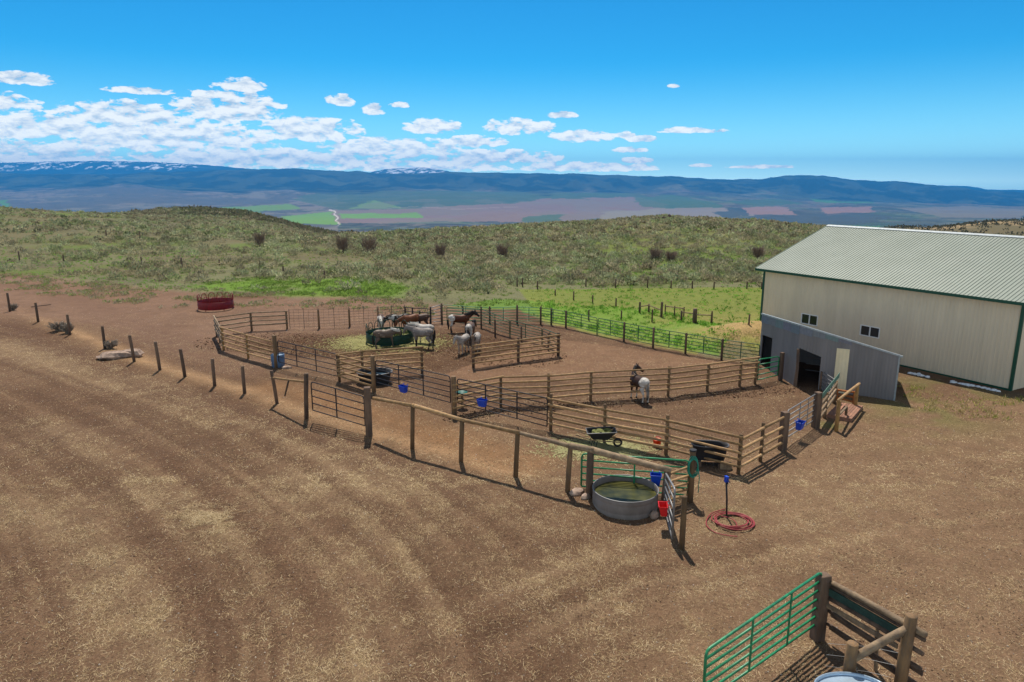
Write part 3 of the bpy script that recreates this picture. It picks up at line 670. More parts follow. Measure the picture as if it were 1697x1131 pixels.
# gable ends
def gable(s, sgn):
    m = MB(); n = 44; w_ = BW
    for i in range(n + 1):
        for dd in (0, 1):
            q = w_ * (i + dd * .82) / n if i < n else w_
            off = .02 * dd * sgn
            zz = EZ + (RZ - EZ) * (1 - abs(q - RQ) / (RQ + ov)) - .06 if True else 0
            p = bp(s + off, q, gzb); p2 = bp(s + off, q, zz); m.v += [tuple(p), tuple(p2)]
    for i in range(2 * n + 1): k = 2 * i; m.f.append((k, k + 2, k + 3, k + 1))
    return m
gable(0, -1).build('gable_wall', M['tan'], barn); gable(BL_, 1).build('gable_wall', M['tan'], barn)
wallbox('back_wall', M['tan'], 0, BL_, BW - .1, BW, gzb, EZ, barn)
RS0, RS1 = -.55, LE
for q, nm in ((0, 1), (1, -1)):
    if q == 0: rr = ribbed(bp(RS0, -ov, EZ + .05), bd, RS1 - RS0, rslope, rl, .205, .028, rn, .026)
    else:
        sl2 = unit(bp(0, RQ, RZ) - bp(0, BW + ov, EZ)); rr = ribbed(bp(RS0, BW + ov, EZ + .05), bd, RS1 - RS0, sl2, rl, .30, .03, Vector((0, 0, 1)), .03)
    rr.build('roof', M['roof'], barn)
# ridge cap, eave fascia, rake trim, corner trims
m = MB(); a, b_ = bp(RS0, RQ, RZ + .09), bp(RS1, RQ, RZ + .09)
for sg in (-1, 1):
    o1 = bn_ * (.22 * sg) + Vector((0, 0, -.09)); m.quadbox([a, b_, b_ + o1, a + o1, a + Vector((0, 0, .02)), b_ + Vector((0, 0, .02)), b_ + o1 + Vector((0, 0, .02)), a + o1 + Vector((0, 0, .02))])
m.build('ridge_cap', M['shedtrim'], barn)
wallbox('eave_trim', M['trim'], RS0, RS1, -ov - .03, -ov + .02, EZ - .10, EZ + .055, barn)
for s_ in (RS0, RS1):
    m = MB(); a, b_ = bp(s_, -ov, EZ - .08), bp(s_, RQ, RZ - .08); w_ = bd * .04; m.quadbox([a, b_, b_ + w_, a + w_, a + Vector((0, 0, .16)), b_ + Vector((0, 0, .16)), b_ + w_ + Vector((0, 0, .16)), a + w_ + Vector((0, 0, .16))]); m.build('rake_trim', M['trim'], barn)
for s0, s1 in ((-.035, .11), (BL_ - .11, BL_ + .035)):
    wallbox('corner_trim', M['trim'], s0, s1, -.04, .10, gzb, EZ - .02, barn)
wallbox('base_trim', M['trim'], 0.12, BL_ - .12, -.035, .0, gzb, .09, barn)
wallbox('soffit', M['tan'], RS0 + .04, RS1 - .04, -ov + .03, -.03, EZ - .06, EZ - .03, barn)
for (a, b_, z0, z1) in wins:
    f = MB(); fw = .05
    for (s0, s1, za, zb) in ((a, a + fw, z0, z1), (b_ - fw, b_, z0, z1), (a + fw, b_ - fw, z0, z0 + fw), (a + fw, b_ - fw, z1 - fw, z1), ((a + b_) / 2 - .03, (a + b_) / 2 + .03, z0 + fw, z1 - fw)):
        P = [bp(s0, -.05, za), bp(s1, -.05, za), bp(s1, .04, za), bp(s0, .04, za), bp(s0, -.05, zb), bp(s1, -.05, zb), bp(s1, .04, zb), bp(s0, .04, zb)]; f.quadbox(P)
    fo_ = f.build('window', M['white'], barn)
    pa = MB().quadbox([bp(a + .05, .0, z0 + .05), bp(b_ - .05, .0, z0 + .05), bp(b_ - .05, .02, z0 + .05), bp(a + .05, .02, z0 + .05), bp(a + .05, .0, z1 - .05), bp(b_ - .05, .0, z1 - .05), bp(b_ - .05, .02, z1 - .05), bp(a + .05, .02, z1 - .05)])
    pn = pa.build('pane', M['glass'], None); pn.parent = fo_; pn.location = -Vector(barn.location)
# leftover snow at the foot of the wall
for i, (x0, x1, y, nm) in enumerate(((1508, 1536, 622, 'small patch of old snow by the tan wall, nearest the grey shed'), (1577, 1607, 637, 'long low heap of old snow by the tan wall, middle of three'), (1610, 1648, 644, 'low heap of old snow by the tan wall, nearest the barn corner'))):
    p = gnd((x0 + x1) / 2, y); L = abs(g(x1, y).x - g(x0, y).x); m = MB()
    for k in range(7):
        f_ = (k / 6 - .5); m.blob(p + bd * (-f_ * L * 1.0) + Vector((rnd.uniform(-.1, .1), rnd.uniform(-.12, .12), .02)), rnd.uniform(.12, .2), rnd.uniform(.10, .16), rnd.uniform(.05, .09), 9, .25)
    o = m.build('snow_patch', M['snow'], None, True); tag(o, nm, 'snow patch', 'old snow along the barn wall', 'thing')
# ================================================================== SHED
sL, sK, sR = g(1257, 603), g(1317, 641), g(1482, 663.5)
class Face:
    def __init__(s, A, B):
        s.A, s.B = A, B; s.d = unit(B - A); s.n = Vector((s.d.y, -s.d.x, 0)); s.n = s.n if s.n.dot(A) > 0 else -s.n; s.L = (B - A).length
    def at(s, px, py): p = on_plane(px, py, s.A, s.n); return ((p - s.A).dot(s.d), p.z)
    def pt(s, u, q, z): p = s.A + s.d * u + s.n * q; return Vector((p.x, p.y, z))
FR_, FL_ = Face(sR, sK), Face(sK, sL)
topln = lambda px: 519.5 + (590 - 519.5) * (px - 1262) / (1493 - 1262)
zR, zK, zL = FR_.at(1492, topln(1492))[1], FR_.at(1326, topln(1326))[1], FL_.at(1262, topln(1262))[1]
shed = thing('animal_shed', sR, 'low grey metal lean-to shed with two open doorways beside the barn', 'shed')
ZB = -.5
def sheet(Fc, s0, s1, z0f, z1f, q=0.0):
    b_ = MB(); n = max(2, int(abs(s1 - s0) / .076))
    for i in range(n + 1):
        s = s0 + (s1 - s0) * i / n; o = q - .012 * (i % 2)
        b_.v += [tuple(Fc.pt(s, o, z0f(s))), tuple(Fc.pt(s, o, z1f(s))), tuple(Fc.pt(s, o + .05, z0f(s))), tuple(Fc.pt(s, o + .05, z1f(s)))]
    for i in range(n):
        k = 4 * i; b_.f += [(k, k + 4, k + 5, k + 1), (k + 2, k + 3, k + 7, k + 6), (k + 1, k + 5, k + 7, k + 3)]
    k = 4 * n; b_.f += [(0, 1, 3, 2), (k, k + 2, k + 3, k + 1)]
    return b_
def joined(L):
    o = MB()
    for q in L: k = len(o.v); o.v.extend(q.v); o.f.extend([tuple(i + k for i in f) for f in q.f])
    return o
tR = lambda s: zR + (zK - zR) * s / FR_.L
tL = lambda s: zK + (zL - zK) * s / FL_.L
def hd(Fc, pa, pb):
    (s0, z0), (s1, z1) = Fc.at(*pa), Fc.at(*pb); return lambda s: z0 + (z1 - z0) * (s - s0) / (s1 - s0)
zb_ = lambda s: ZB
dA, dB = FR_.at(1361, 591), FR_.at(1325, 577); hdR = hd(FR_, (1361, 592), (1325, 577))
joined([sheet(FR_, 0, dA[0], zb_, tR), sheet(FR_, dA[0], dB[0], hdR, tR), sheet(FR_, dB[0], FR_.L, zb_, tR)]).build('wall', M['shed'], shed)
eA, eB = FL_.at(1280.5, 561), FL_.at(1263.5, 555); hdL = hd(FL_, (1280.5, 561), (1263.5, 555))
joined([sheet(FL_, .0, eA[0], zb_, tL), sheet(FL_, eA[0], eB[0], hdL, tL), sheet(FL_, eB[0], FL_.L, zb_, tL)]).build('wall', M['shed'], shed)
vv = Vector((.455, .890, 0)); DP = 4.2; DR = 1.2
bR, bK, bL = sR + vv * DP, sK + vv * DP * 1.35, sL + vv * 1.9
def vz(p, z): return Vector((p.x, p.y, z))
for A_, B_, za, zb in ((sR, bR, zR - .04, zR - DR - .04), (bR, bK, zR - DR - .04, zK - DR - .2), (bK, bL, zK - DR - .2, zL - .62), (bL, sL, zL - .62, zL - .04)):
    o_ = Vector((0, 0, 0)); d_ = unit(B_ - A_); nn_ = Vector((d_.y, -d_.x, 0)) * .04
    A2, B2 = A_ + (FR_.n * .055 if A_ is sR else Vector((0, 0, 0))), B_ + (FL_.n * .055 if B_ is sL else Vector((0, 0, 0)))
    MB().quadbox([vz(A2, ZB), vz(B2, ZB), vz(B2 + nn_, ZB), vz(A2 + nn_, ZB), vz(A2, za), vz(B2, zb), vz(B2 + nn_, zb), vz(A2 + nn_, za)]).build('side_wall', M['shed'], shed)
b_ = MB()
T_ = [vz(sR + FR_.n * .06, zR), vz(sK + FR_.n * .06, zK), vz(sL + FL_.n * .06, zL), vz(bL, zL - .58), vz(bK, zK - DR - .16), vz(bR, zR - DR)]
b_.v = [tuple(p - Vector((0, 0, .03))) for p in T_] + [tuple(p + Vector((0, 0, .01))) for p in T_]
for f in ((0, 1, 4, 5), (1, 2, 3, 4)): b_.f.append(f[::-1]); b_.f.append(tuple(i + 6 for i in f))
for i in range(6): j = (i + 1) % 6; b_.f.append((i, j, j + 6, i + 6))
b_.build('roof', M['shed'], shed)
for Fc, tf in ((FR_, tR), (FL_, tL)):
    s0, s1 = (-.14, Fc.L) if Fc is FR_ else (0, Fc.L + .05)
    MB().quadbox([Fc.pt(s0, -.06, tf(s0) - .05), Fc.pt(s1, -.06, tf(s1) - .05), Fc.pt(s1, .05, tf(s1) - .05), Fc.pt(s0, .05, tf(s0) - .05), Fc.pt(s0, -.06, tf(s0) + .03), Fc.pt(s1, -.06, tf(s1) + .03), Fc.pt(s1, .05, tf(s1) + .03), Fc.pt(s0, .05, tf(s0) + .03)]).build('roof_flashing', M['shedtrim'], shed)
def patch(Fc, tf, s0, s1, h_, m_, q=-.03): sheet(Fc, s0, s1, lambda s: tf(s) - h_, lambda s: tf(s) - .055, q).build('cladding_sheet', m_, shed)
for k in range(5): patch(FL_, tL, FL_.L - (k + 1) * FL_.L / 5 + .01, FL_.L - k * FL_.L / 5, .50 - .02 * (k % 2), mat('patched_sheet_%s' % 'abcdefgh'[k], (.17 + .025 * (k % 2), .20 + .02 * (k % 3), .27), .5, metal=.2, var=.2))
for k in range(4): patch(FR_, tR, FR_.L - (k + 1) * .62 + .01, FR_.L - k * .62, .42 - .07 * k, mat('lapped_sheet_%s' % 'abcdefgh'[k], (.17 + .02 * (k % 2), .195 + .02 * (k % 3), .25), .5, metal=.2, var=.2))
c0, c1, c3 = FR_.at(1387, 579), FR_.at(1408.5, 579.5), FR_.at(1381.5, 646)
sheet(FR_, c1[0], c0[0], lambda s: -.3, lambda s: c1[1], -.03).build('patch_panel', M['cream'], shed)
MB().quadbox([FR_.pt(-.03, -.03, ZB), FR_.pt(.04, -.03, ZB), FR_.pt(.04, .05, ZB), FR_.pt(-.03, .05, ZB), FR_.pt(-.03, -.03, zR - .06), FR_.pt(.04, -.03, zR - .06), FR_.pt(.04, .05, zR - .06), FR_.pt(-.03, .05, zR - .06)]).build('corner_flashing', M['shedtrim'], shed)
js = dB[0]; b_ = MB(); b_.tube([FR_.pt(js + .06, -.06, ZB), FR_.pt(js + .02, -.05, 1.0), FR_.pt(js + .04, -.05, dB[1] - .05)], [.1, .075, .08], 8, jit=.15); b_.build('door_jamb', M['timber'], shed)
for z in (.5, .85, 1.2, 1.55): MB().tube([FR_.pt(1.5, 1.9, z), FR_.pt(FR_.L - .2, 1.9, z)], .025, 6).build('stall_rail', M['silver'], shed)
MB().box(FR_.pt(js - .9, 2.0, .8), .12, .12, 2.4).build('inner_post', M['timber'], shed)
# ================================================================== FENCES
def log(a, b, r=.055, n=7, sag=.012):
    a, b = Vector(a), Vector(b); m = MB(); k = 4; P = []
    ox, oz = rnd.uniform(-sag, sag), rnd.uniform(-sag, sag); side = (b - a).cross(Vector((0, 0, 1))).normalized()
    for i in range(k + 1):
        f = i / k; w_ = math.sin(f * math.pi); P.append(a.lerp(b, f) + side * ox * w_ + Vector((0, 0, oz * w_)))
    t0, t1 = (1.08, .92) if rnd.random() < .5 else (.92, 1.08)
    return m.tube(P, [r * (t0 + (t1 - t0) * i / k) for i in range(k + 1)], n, jit=.07)
def upost(p, h, r=.075, n=9, lean=(0, 0)):
    m = MB(); x, y = p[0], p[1]; z = p[2] if len(p) > 2 else 0
    m.tube([(x, y, z - .3), (x + lean[0] * .5, y + lean[1] * .5, z + h * .5), (x + lean[0], y + lean[1], z + h - .012), (x + lean[0], y + lean[1], z + h)], [r * 1.04, r, r * .98, r * .9], n, jit=.05); return m
def sqpost(p, h, w_=.2, rz=.3):
    m = MB(); m.box((p[0], p[1], h / 2 - .15), w_, w_, h + .3, rz); return m
def P2(b): # base point from px
    return gnd(*b)
def pole_fence(pts, rails, label, postm='post', railm='pole', pr=.07, rr=.05, skip=(), hts=None, group=None, cat='pole fence', off=-.085, sides=None):
    """pts: list of (px base, py base, py top)"""
    B = [gnd(p[0], p[1]) for p in pts]; Hs = [hgt(p[0], p[2], b) - b.z for p, b in zip(pts, B)]
    root = thing('pole_fence', B[0], label, cat, group)
    for i, (b, h) in enumerate(zip(B, Hs)):
        if i in skip: continue
        upost(b, h, pr * rnd.uniform(.92, 1.08)).build('post', M[postm], root, True)
    for i in range(len(B) - 1):
        a, c = B[i], B[i + 1]; d = (c - a); d.z = 0; d.normalize(); nn = Vector((d.y, -d.x, 0)); nn = nn if nn.y < 0 else -nn
        of = nn * (-off)
        for j, rz_ in enumerate(rails):
            z0 = rz_ + rnd.uniform(-.02, .02); z1 = rz_ + rnd.uniform(-.02, .02)
            stag = .012 * (j % 2)
            log(a + of + Vector((0, 0, z0)) - d * (.10), c + of + Vector((0, 0, z1)) + d * (.10), rr * rnd.uniform(.85, 1.15)).build('rail', M[railm], root, True)
    return root
# --- front paddock
R5 = [1.46, 1.17, .87, .60, .34]
pole_fence([(912.5, 714, 653), (1001, 734, 670), (1103.5, 754.5, 688), (1223.6, 786, 720)], R5, 'long golden pole fence on the near side of the paddock behind the black tub', rr=.055)
pole_fence([(1223.6, 786, 722), (1260, 765, 701), (1293, 746, 686)], [1.40, 1.02, .66, .34], 'short two-bay pole fence between black tub corner and big square post', skip=(0, 2), rr=.055)
pole_fence([(753, 688, 624), (830, 673.5, 623.5), (908.6, 671, 619), (978.6, 664.5, 616), (1107, 657, 607), (1171.8, 649, 604.7), (1225.5, 640.5, 599.5), (1251, 637, 597)], [1.47, 1.20, .92, .64, .38], 'long pole fence running behind the lone pinto horse to the green gate', skip=(0,))
pole_fence([(784.5, 609.5, 557), (858.8, 599.5, 559.5), (925, 590.5, 552)], [1.33, 1.08, .82, .55, .30], 'free-ending pole divider fence right of the two white horses', pr=.085, postm='timber')
pole_fence([(562.8, 633, 586), (619.8, 650, 589.7)], [1.5, 1.18, .88, .60, .34], 'single-bay pole fence in front of the black round trough', skip=(1,))
pole_fence([(562.8, 633, 586), (601.6, 628, 583), (699.7, 620, 576)], [1.55, 1.26, .98, .70, .40], 'pole wing fence running back behind the black round trough', skip=(0,))
pole_fence([(371, 581, 542), (411.6, 594, 554), (456, 607, 562)], [1.48, 1.18, .90, .63, .34], 'two-bay pole fence left of the pale blue barrel', skip=(2,), postm='palepost')
pole_fence([(359.5, 557.5, 524), (365, 568, 532), (371, 581, 542)], [1.45, 1.12, .8, .5], 'short end-on pole fence at the left tip of the horse pen', skip=(2,), railm='greypole')
pole_fence([(359.5, 557.5, 524), (417.5, 548.5, 519), (476, 545.5, 517)], [1.32, 1.02, .72, .42], 'pale pole fence closing the far left end of the horse pen', skip=(0,), railm='greypole')
# big posts (lone things)
def lone(px, py, pt, label, kind='round', m='post', r=.09, cat='fence post', group=None, rz=.35, lean=(0, 0)):
    b = gnd(px, py); h = hgt(px, pt, b) - b.z
    mb = upost(b, h, r, 10, lean) if kind == 'round' else sqpost(b, h, r * 2, rz)
    o = mb.build('fence_post', M[m], None, kind == 'round')
    if kind != 'round':
        bv = o.modifiers.new('bevel', 'BEVEL'); bv.width = .012; bv.segments = 2
    me = o.data; c = Vector((b.x, b.y, b.z)); me.transform(Matrix.Translation(-c)); o.location = c
    return tag(o, label, cat, group)
T1 = lone(753, 688, 624, 'thick brown post between the two dark gates with blue feeders', r=.12)
lone(619.8, 650.5, 589.7, 'tall brown post standing in front of the black round trough', r=.11)
lone(458.5, 610.5, 556, 'tall dark post beside the pale blue barrel', r=.12)
lone(1296, 746.5, 682, 'massive square brown post at the left end of the silver gate', 'sq', 'timber', .13)
lone(1351, 709, 650, 'massive square brown post at the right end of the silver gate', 'sq', 'timber', .13)
lone(1292.7, 630.5, 584, 'square brown post against the shed at the end of the green gate', 'sq', 'timber', .09)
lone(612, 722.5, 639, 'massive square grey timber post joining the steel gate and long rail', 'sq', 'timber', .135, rz=.15)
lone(1129.5, 910, 823, 'lone round brown post in front of the edge-on steel gate', r=.085)
HP = lone(1143.5, 832, 746, 'round brown post with black cap hung with a green hose', r=.1)
lone(1358.5, 648, 616, 'slim grey post at the far end of the silver panel', r=.05, m='timber')
lone(1382, 669, 632, 'brown post where the silver panel meets the green plank', r=.08)
lone(1366, 693, 651, 'brown post under the middle of the green plank', r=.08)
# --- left line of old posts
LP = [(16.8, 516.7, 485.8), (63.5, 534, 502), (116, 555.5, 521.6), (174, 578, 541), (223, 600, 556), (265.5, 614, 567), (307, 625.5, 579), (356, 640, 595), (405.5, 652.5, 607)]
LO = ['at the far left end of the bare row', 'with a loose rail across its foot', 'standing in grey sagebrush left of the pink rock', 'just left of the flat pink rock', 'just right of the flat pink rock', 'second to the right of the flat pink rock', 'third to the right of the flat pink rock', 'fourth to the right of the flat pink rock', 'last before the braced pair of posts']
for (a, t_) in zip(LP, LO):
    lean = {4: (-.10, 0), 5: (-.09, 0), 6: (-.1, 0)}.get(LP.index(a), (0, 0))
    lone(a[0], a[1], a[2], 'bare weathered wooden post ' + t_, m='timber', r=.085, group='bare posts of the left fence line', lean=lean)
p = gnd(66, 512); q = gnd(86, 513)
o = log(gnd(52, 510) + Vector((0, 0, .05)), gnd(85, 512) + Vector((0, 0, .35)), .04).build('loose_rail', M['timber'], None, True); tag(o, 'loose grey rail leaning beside the second post of the bare row', 'rail')
# braced pair
b0, b1 = gnd(460, 669.5), gnd(507.5, 693.5)
br = thing('brace_frame', b0, 'pair of leaning posts joined by a pole with a broken dangling brace', 'fence brace')
h0, h1 = hgt(454, 618, b0), hgt(512, 624, b1)
upost(b0, h0, .08, lean=(-.17, 0)).build('post', M['timber'], br, True); upost(b1, h1, .10, lean=(.13, 0)).build('post', M['timber'], br, True)
ta, tb = b0 + Vector((-.15, -.05, hgt(456, 629, b0))), b1 + Vector((.12, -.05, hgt(511, 637, b1)))
log(ta, tb, .055).build('rail', M['pole'], br, True); mid_ = ta.lerp(tb, .52); log(mid_ + Vector((0, -.07, 0)), mid_ + Vector((-.22, -.1, -.75)), .04).build('broken_brace', M['timber'], br, True)
# long top rail in the front
FR = [(683, 744, 674), (763.5, 766, 698), (854, 791, 719), (940, 815, 742), (976, 823, 748), (1099, 844, 781)]
fb0 = gnd(683, 744); fr = thing('rail_fence', fb0, 'single heavy top rail on leaning posts running to the stock tank', 'rail fence')
tops = []
for i, (x, y, t_) in enumerate(FR):
    b_ = gnd(x, y); h = hgt(x, t_, b_) - b_.z; ln = (.08, 0) if i not in (4,) else (.02, 0)
    upost(b_, h, .085 if i < 4 else .115, 10, ln).build('post', M['post'] if i < 4 else M['timber'], fr, True); tops.append(b_ + Vector((ln[0], 0, h + .05)))
st0 = gnd(618, 722); st0 = Vector((st0.x + .1, st0.y - .02, hgt(616, 660, st0))); ch = [st0] + tops
for i in range(len(ch) - 1):
    a, c = ch[i], ch[i + 1]; d = (c - a).normalized(); big = .075 if i < 4 else .11
    log(a - d * .0, c + d * .12, big, 10).build('top_rail', M['greypole'] if i > 2 else M['pole'], fr, True)
# --- gates
def gate(name, a, b, zt0, zt1, zb0, zb1, rails, m, label, ups=(.33, .66), r=.024, cat='gate', roundc=True, group=None, upr=.03, ratio=None):
    a = Vector((a[0], a[1], 0)); b = Vector((b[0], b[1], 0)); root = thing(name, (a.x, a.y, 0), label, cat, group)
    A0, A1, B0, B1 = a + Vector((0, 0, zb0)), a + Vector((0, 0, zt0)), b + Vector((0, 0, zb1)), b + Vector((0, 0, zt1))
    d = (b - a).normalized(); c = .12 if roundc else .01
    m_ = MB(); u = Vector((0, 0, 1))
    loop = [A0 + u * .03, A1 - u * c, A1 - u * c * .3 + d * c * .3, A1 + d * c, B1 - d * c, B1 - d * c * .3 - u * c * .3, B1 - u * c, B0 + u * .03]
    m_.tube(loop, r * 1.1, 8); m_.tube([A0, B0], r, 8); m_.build('frame', M[m], root, True)
    fr_ = ratio or [(k + 1) / (rails - 1) for k in range(rails - 2)]
    for f in fr_: MB().tube([A1.lerp(A0, f), B1.lerp(B0, f)], r, 8).build('bar', M[m], root, True)
    for f in ups:
        p0, p1 = A0.lerp(B0, f), A1.lerp(B1, f); mm = MB(); off = Vector((d.y, -d.x, 0)) * .03; off = off if off.y < 0 else -off
        L = (p1 - p0).length; mm.box(((p0 + p1) / 2 + off * .6)[:], upr * 2, .02, L, math.atan2(d.y, d.x)); mm.build('upright', M[m], root)
    return root
def pxgate(name, a, b, rails, m, label, **k):
    """a, b: (px, py top, py bottom, px/py of the ground contact)"""
    ga, gb = gnd(*a[3]), gnd(*b[3])
    return gate(name, ga, gb, hgt(a[0], a[1], ga), hgt(b[0], b[1], gb), hgt(a[0], a[2], ga), hgt(b[0], b[2], gb), rails, m, label, **k)
pxgate('steel_gate', (519.5, 633, 680, (519.5, 698)), (606, 657, 706, (606, 719)), 5, 'dark', 'small dark steel gate left of the massive grey timber post', ups=(.48,))
G4 = pxgate('steel_gate', (463, 565, 600, (463, 611)), (560, 587, 624, (560, 632)), 5, 'dark', 'dark steel gate right of the pale blue barrel')
G3 = pxgate('steel_gate', (624.5, 597, 634, (624.5, 651)), (747, 624, 667.5, (747, 684)), 6, 'dark', 'dark steel gate with a blue feeder right of the black trough')
G2 = pxgate('steel_gate', (758.7, 628, 668, (758.7, 688)), (906.5, 660, 707, (906.5, 714)), 6, 'dark', 'dark steel gate with a blue feeder in front of the green stand', ups=(.33, .68))
pxgate('steel_gate', (1254.5, 596, 630, (1254.5, 637)), (1288, 591, 622, (1288, 630)), 5, 'green', 'short bright green gate between pole fence and shed', ups=(), r=.03)
G1 = pxgate('steel_gate', (1300, 681, 727, (1300, 742)), (1347, 653, 697, (1347, 708)), 6, 'silver', 'silver tube gate with a blue feeder between massive square posts', ups=(.42, .72))
pxgate('steel_gate', (1360, 616, 645, (1360, 648)), (1383, 632, 664, (1383, 669)), 6, 'silver', 'silver tube panel reaching back towards the shed door', ups=(.5,))
pxgate('steel_gate', (963, 752, 806, (963, 810)), (1139, 764, 821, (1139, 826)), 6, 'green', 'wide green tube gate swung open behind the stock tank', ups=(.5,), r=.03)
G5 = pxgate('steel_gate', (1103, 783, 836, (1100, 847)), (1113.5, 812, 893, (1113.5, 903)), 6, 'silver', 'silver gate seen edge-on with a red feeder hooked on it', ups=(.5,), r=.028)
FG = pxgate('steel_gate', (1164, 1078, 1165, (1162, 1200)), (1347, 948, 1034, (1350, 1059)), 7, 'green', 'large bright green tube gate hinged on the dark timber post', ups=(.36, .70), r=.028, upr=.028)
# small wooden panel right of the tank
a, b_ = gnd(1104, 844), gnd(1140, 831)
wp = thing('pole_fence', a, 'short panel of four golden poles between rail end and hose post', 'fence panel')
for (y0, y1) in ((787, 773), (800, 788), (810, 800), (820, 810), (830, 820)):
    log(a + Vector((0, 0, hgt(1105, y0, a))), b_ + Vector((0, 0, hgt(1136, y1, b_))), .045).build('rail', M['pole'], wp, True)
# rails beside the shed ramp
a, b_, c = gnd(1351, 709), gnd(1366, 693), gnd(1382, 669)
rp = thing('ramp_fence', a, 'pole fence below a dull green plank beside the wooden platform', 'pole fence')
for z in (1.05, .75, .45): log(a + Vector((.1, -.1, z)), c + Vector((0, -.1, z)), .05).build('rail', M['greypole'], rp, True)
MB().quadbox([a + Vector((.1, -.16, 1.35)), c + Vector((.05, -.16, 1.35)), c + Vector((.05, -.12, 1.35)), a + Vector((.1, -.12, 1.35)), a + Vector((.1, -.16, 1.58)), c + Vector((.05, -.16, 1.58)), c + Vector((.05, -.12, 1.58)), a + Vector((.1, -.12, 1.58))]).build('top_plank', mat('faded_green_plank', (.12, .24, .19), .7, var=.3), rp)
# platform
dk = [g(1370, 692), g(1411, 700), g(1430, 678), g(1390, 672)]
pf = thing('platform', dk[0], 'low reddish plank platform with golden rails by the shed', 'platform')
n = 9
for i in range(n):
    f0, f1 = i / n + .006, (i + 1) / n - .006
    P = [dk[0].lerp(dk[1], f0), dk[0].lerp(dk[1], f1), dk[3].lerp(dk[2], f1), dk[3].lerp(dk[2], f0)]
    MB().quadbox([p + Vector((0, 0, .12)) for p in P] + [p + Vector((0, 0, .16)) for p in P]).build('deck_board', M['deck'], pf)
MB().quadbox([dk[0], dk[1], dk[1] + Vector((0, .08, 0)), dk[0] + Vector((0, .08, 0))] + [dk[0] + Vector((0, 0, .115)), dk[1] + Vector((0, 0, .115)), dk[1] + Vector((0, .08, .115)), dk[0] + Vector((0, .08, .115))]).build('skirt', M['deck'], pf)
MB().quadbox([dk[1], dk[2], dk[2] + Vector((-.08, 0, 0)), dk[1] + Vector((-.08, 0, 0))] + [dk[1] + Vector((0, 0, .115)), dk[2] + Vector((0, 0, .115)), dk[2] + Vector((-.08, 0, .115)), dk[1] + Vector((-.08, 0, .115))]).build('skirt', M['deck'], pf)
qa, qb = gnd(1385.5, 715.5), gnd(1417, 676); ha, hb = hgt(1387, 664, qa), hgt(1418.5, 639, qb)
upost(qa, ha, .085).build('post', M['palepost'], pf, True); upost(qb, hb, .085).build('post', M['palepost'], pf, True)
log(qa + Vector((-.08, -.05, ha + .04)), qb + Vector((.1, .05, hb + .04)), .065).build('top_rail', M['pole'], pf, True)
qc = gnd(1401, 694); upost(qc, hgt(1402, 674, qc), .06).build('post', M['post'], pf, True)
log(qa + Vector((.05, 0, .75)), qc + Vector((0, 0, hgt(1402, 674, qc))), .05).build('brace', M['greypole'], pf, True)
# orange hurdle against the shed
ha_, hb_ = gnd(1386, 664), gnd(1414, 672)
hu = thing('wooden_hurdle', ha_, 'orange stained wooden hurdle leaning against the grey shed wall', 'hurdle')
za, zb = hgt(1386, 647, ha_), hgt(1414, 651, hb_)
for f in (1.0, .62, .25): log(ha_ + Vector((0, 0, za * f)), hb_ + Vector((0, 0, zb * f)), .05).build('bar', M['orangewood'], hu, True)
for f in (0, 1): b_ = ha_.lerp(hb_, f); upost(b_, (za if f == 0 else zb) + .05, .05).build('stile', M['orangewood'], hu, True)
# --- foreground corner by the blue tank
bp0 = g(1354, 1058); hh = hgt(1360, 952, bp0)
m = MB(); m.box((bp0.x, bp0.y, hh / 2 - .15), .27, .25, hh + .3, .25); o = m.build('gate_post', M['timber'], None); bv = o.modifiers.new('bevel', 'BEVEL'); bv.width = .03; bv.segments = 2
o.data.transform(Matrix.Translation(-bp0)); o.location = bp0
tag(o, 'massive dark timber post holding the bright green foreground gate', 'gate post')
pr0 = g(1487, 1160); hr = hgt(1497, 1020, pr0)
pl0 = g(1402, 1148); hl = hgt(1406, 1066, pl0)
cf = thing('corner_fence', pr0, 'weathered plank corner fence with round posts, wires and a log brace', 'plank fence')
upost(pr0, hr, .115, 12, (.05, 0)).build('post', M['post'], cf, True); upost(pl0, hl, .12, 12, (.02, 0)).build('post', M['post'], cf, True)
z1 = hgt(1372, 962, bp0); z2 = hgt(1512, 1043, pr0); dvec = (pr0 - bp0); dvec.z = 0; dvec.normalize(); back = Vector((dvec.y, -dvec.x, 0)); back = back if back.x > 0 else -back
S0 = bp0 + dvec * .16 + back * .1; S1 = pr0 + dvec * .28 + back * .17
log(S0 + Vector((0, 0, z1)), S1 + Vector((0, 0, z2)), .065, 10).build('top_log', M['greypole'], cf, True)
plz = [(.93, .05, 'timber'), (.74, .055, 'timber'), (.53, .05, 'timber'), (.30, .045, 'timber')]
for f, r_, mm in plz: log(S0 + Vector((0, 0, z1 * f)), S1 + Vector((0, 0, z2 * f)), r_, 8, .02).build('rail', M[mm], cf, True)
def plank(a, b, w_, m, nm, par):
    t_ = back * .035; return MB().quadbox([a, b, b + t_, a + t_, a + Vector((0, 0, w_)), b + Vector((0, 0, w_)), b + t_ + Vector((0, 0, w_)), a + t_ + Vector((0, 0, w_))]).build(nm, m, par)
plank(S0 + Vector((0, 0, z1 * .80)) - back * .07, S1 + Vector((0, 0, z2 * .80)) - back * .07 - dvec * .35, .17, mat('dark_teal_plank', (.03, .07, .06), .8, var=.4), 'board', cf)
plank(S0 + Vector((0, 0, z1 * .60)) - back * .10, S1 + Vector((0, 0, z2 * .62)) - back * .10 - dvec * .5, .11, M['greypole'], 'board', cf)
plank(S0 + Vector((0, 0, z1 * .42)) + back * .06, S1 + Vector((0, 0, z2 * .42)) + back * .06, .14, M['timber'], 'board', cf)
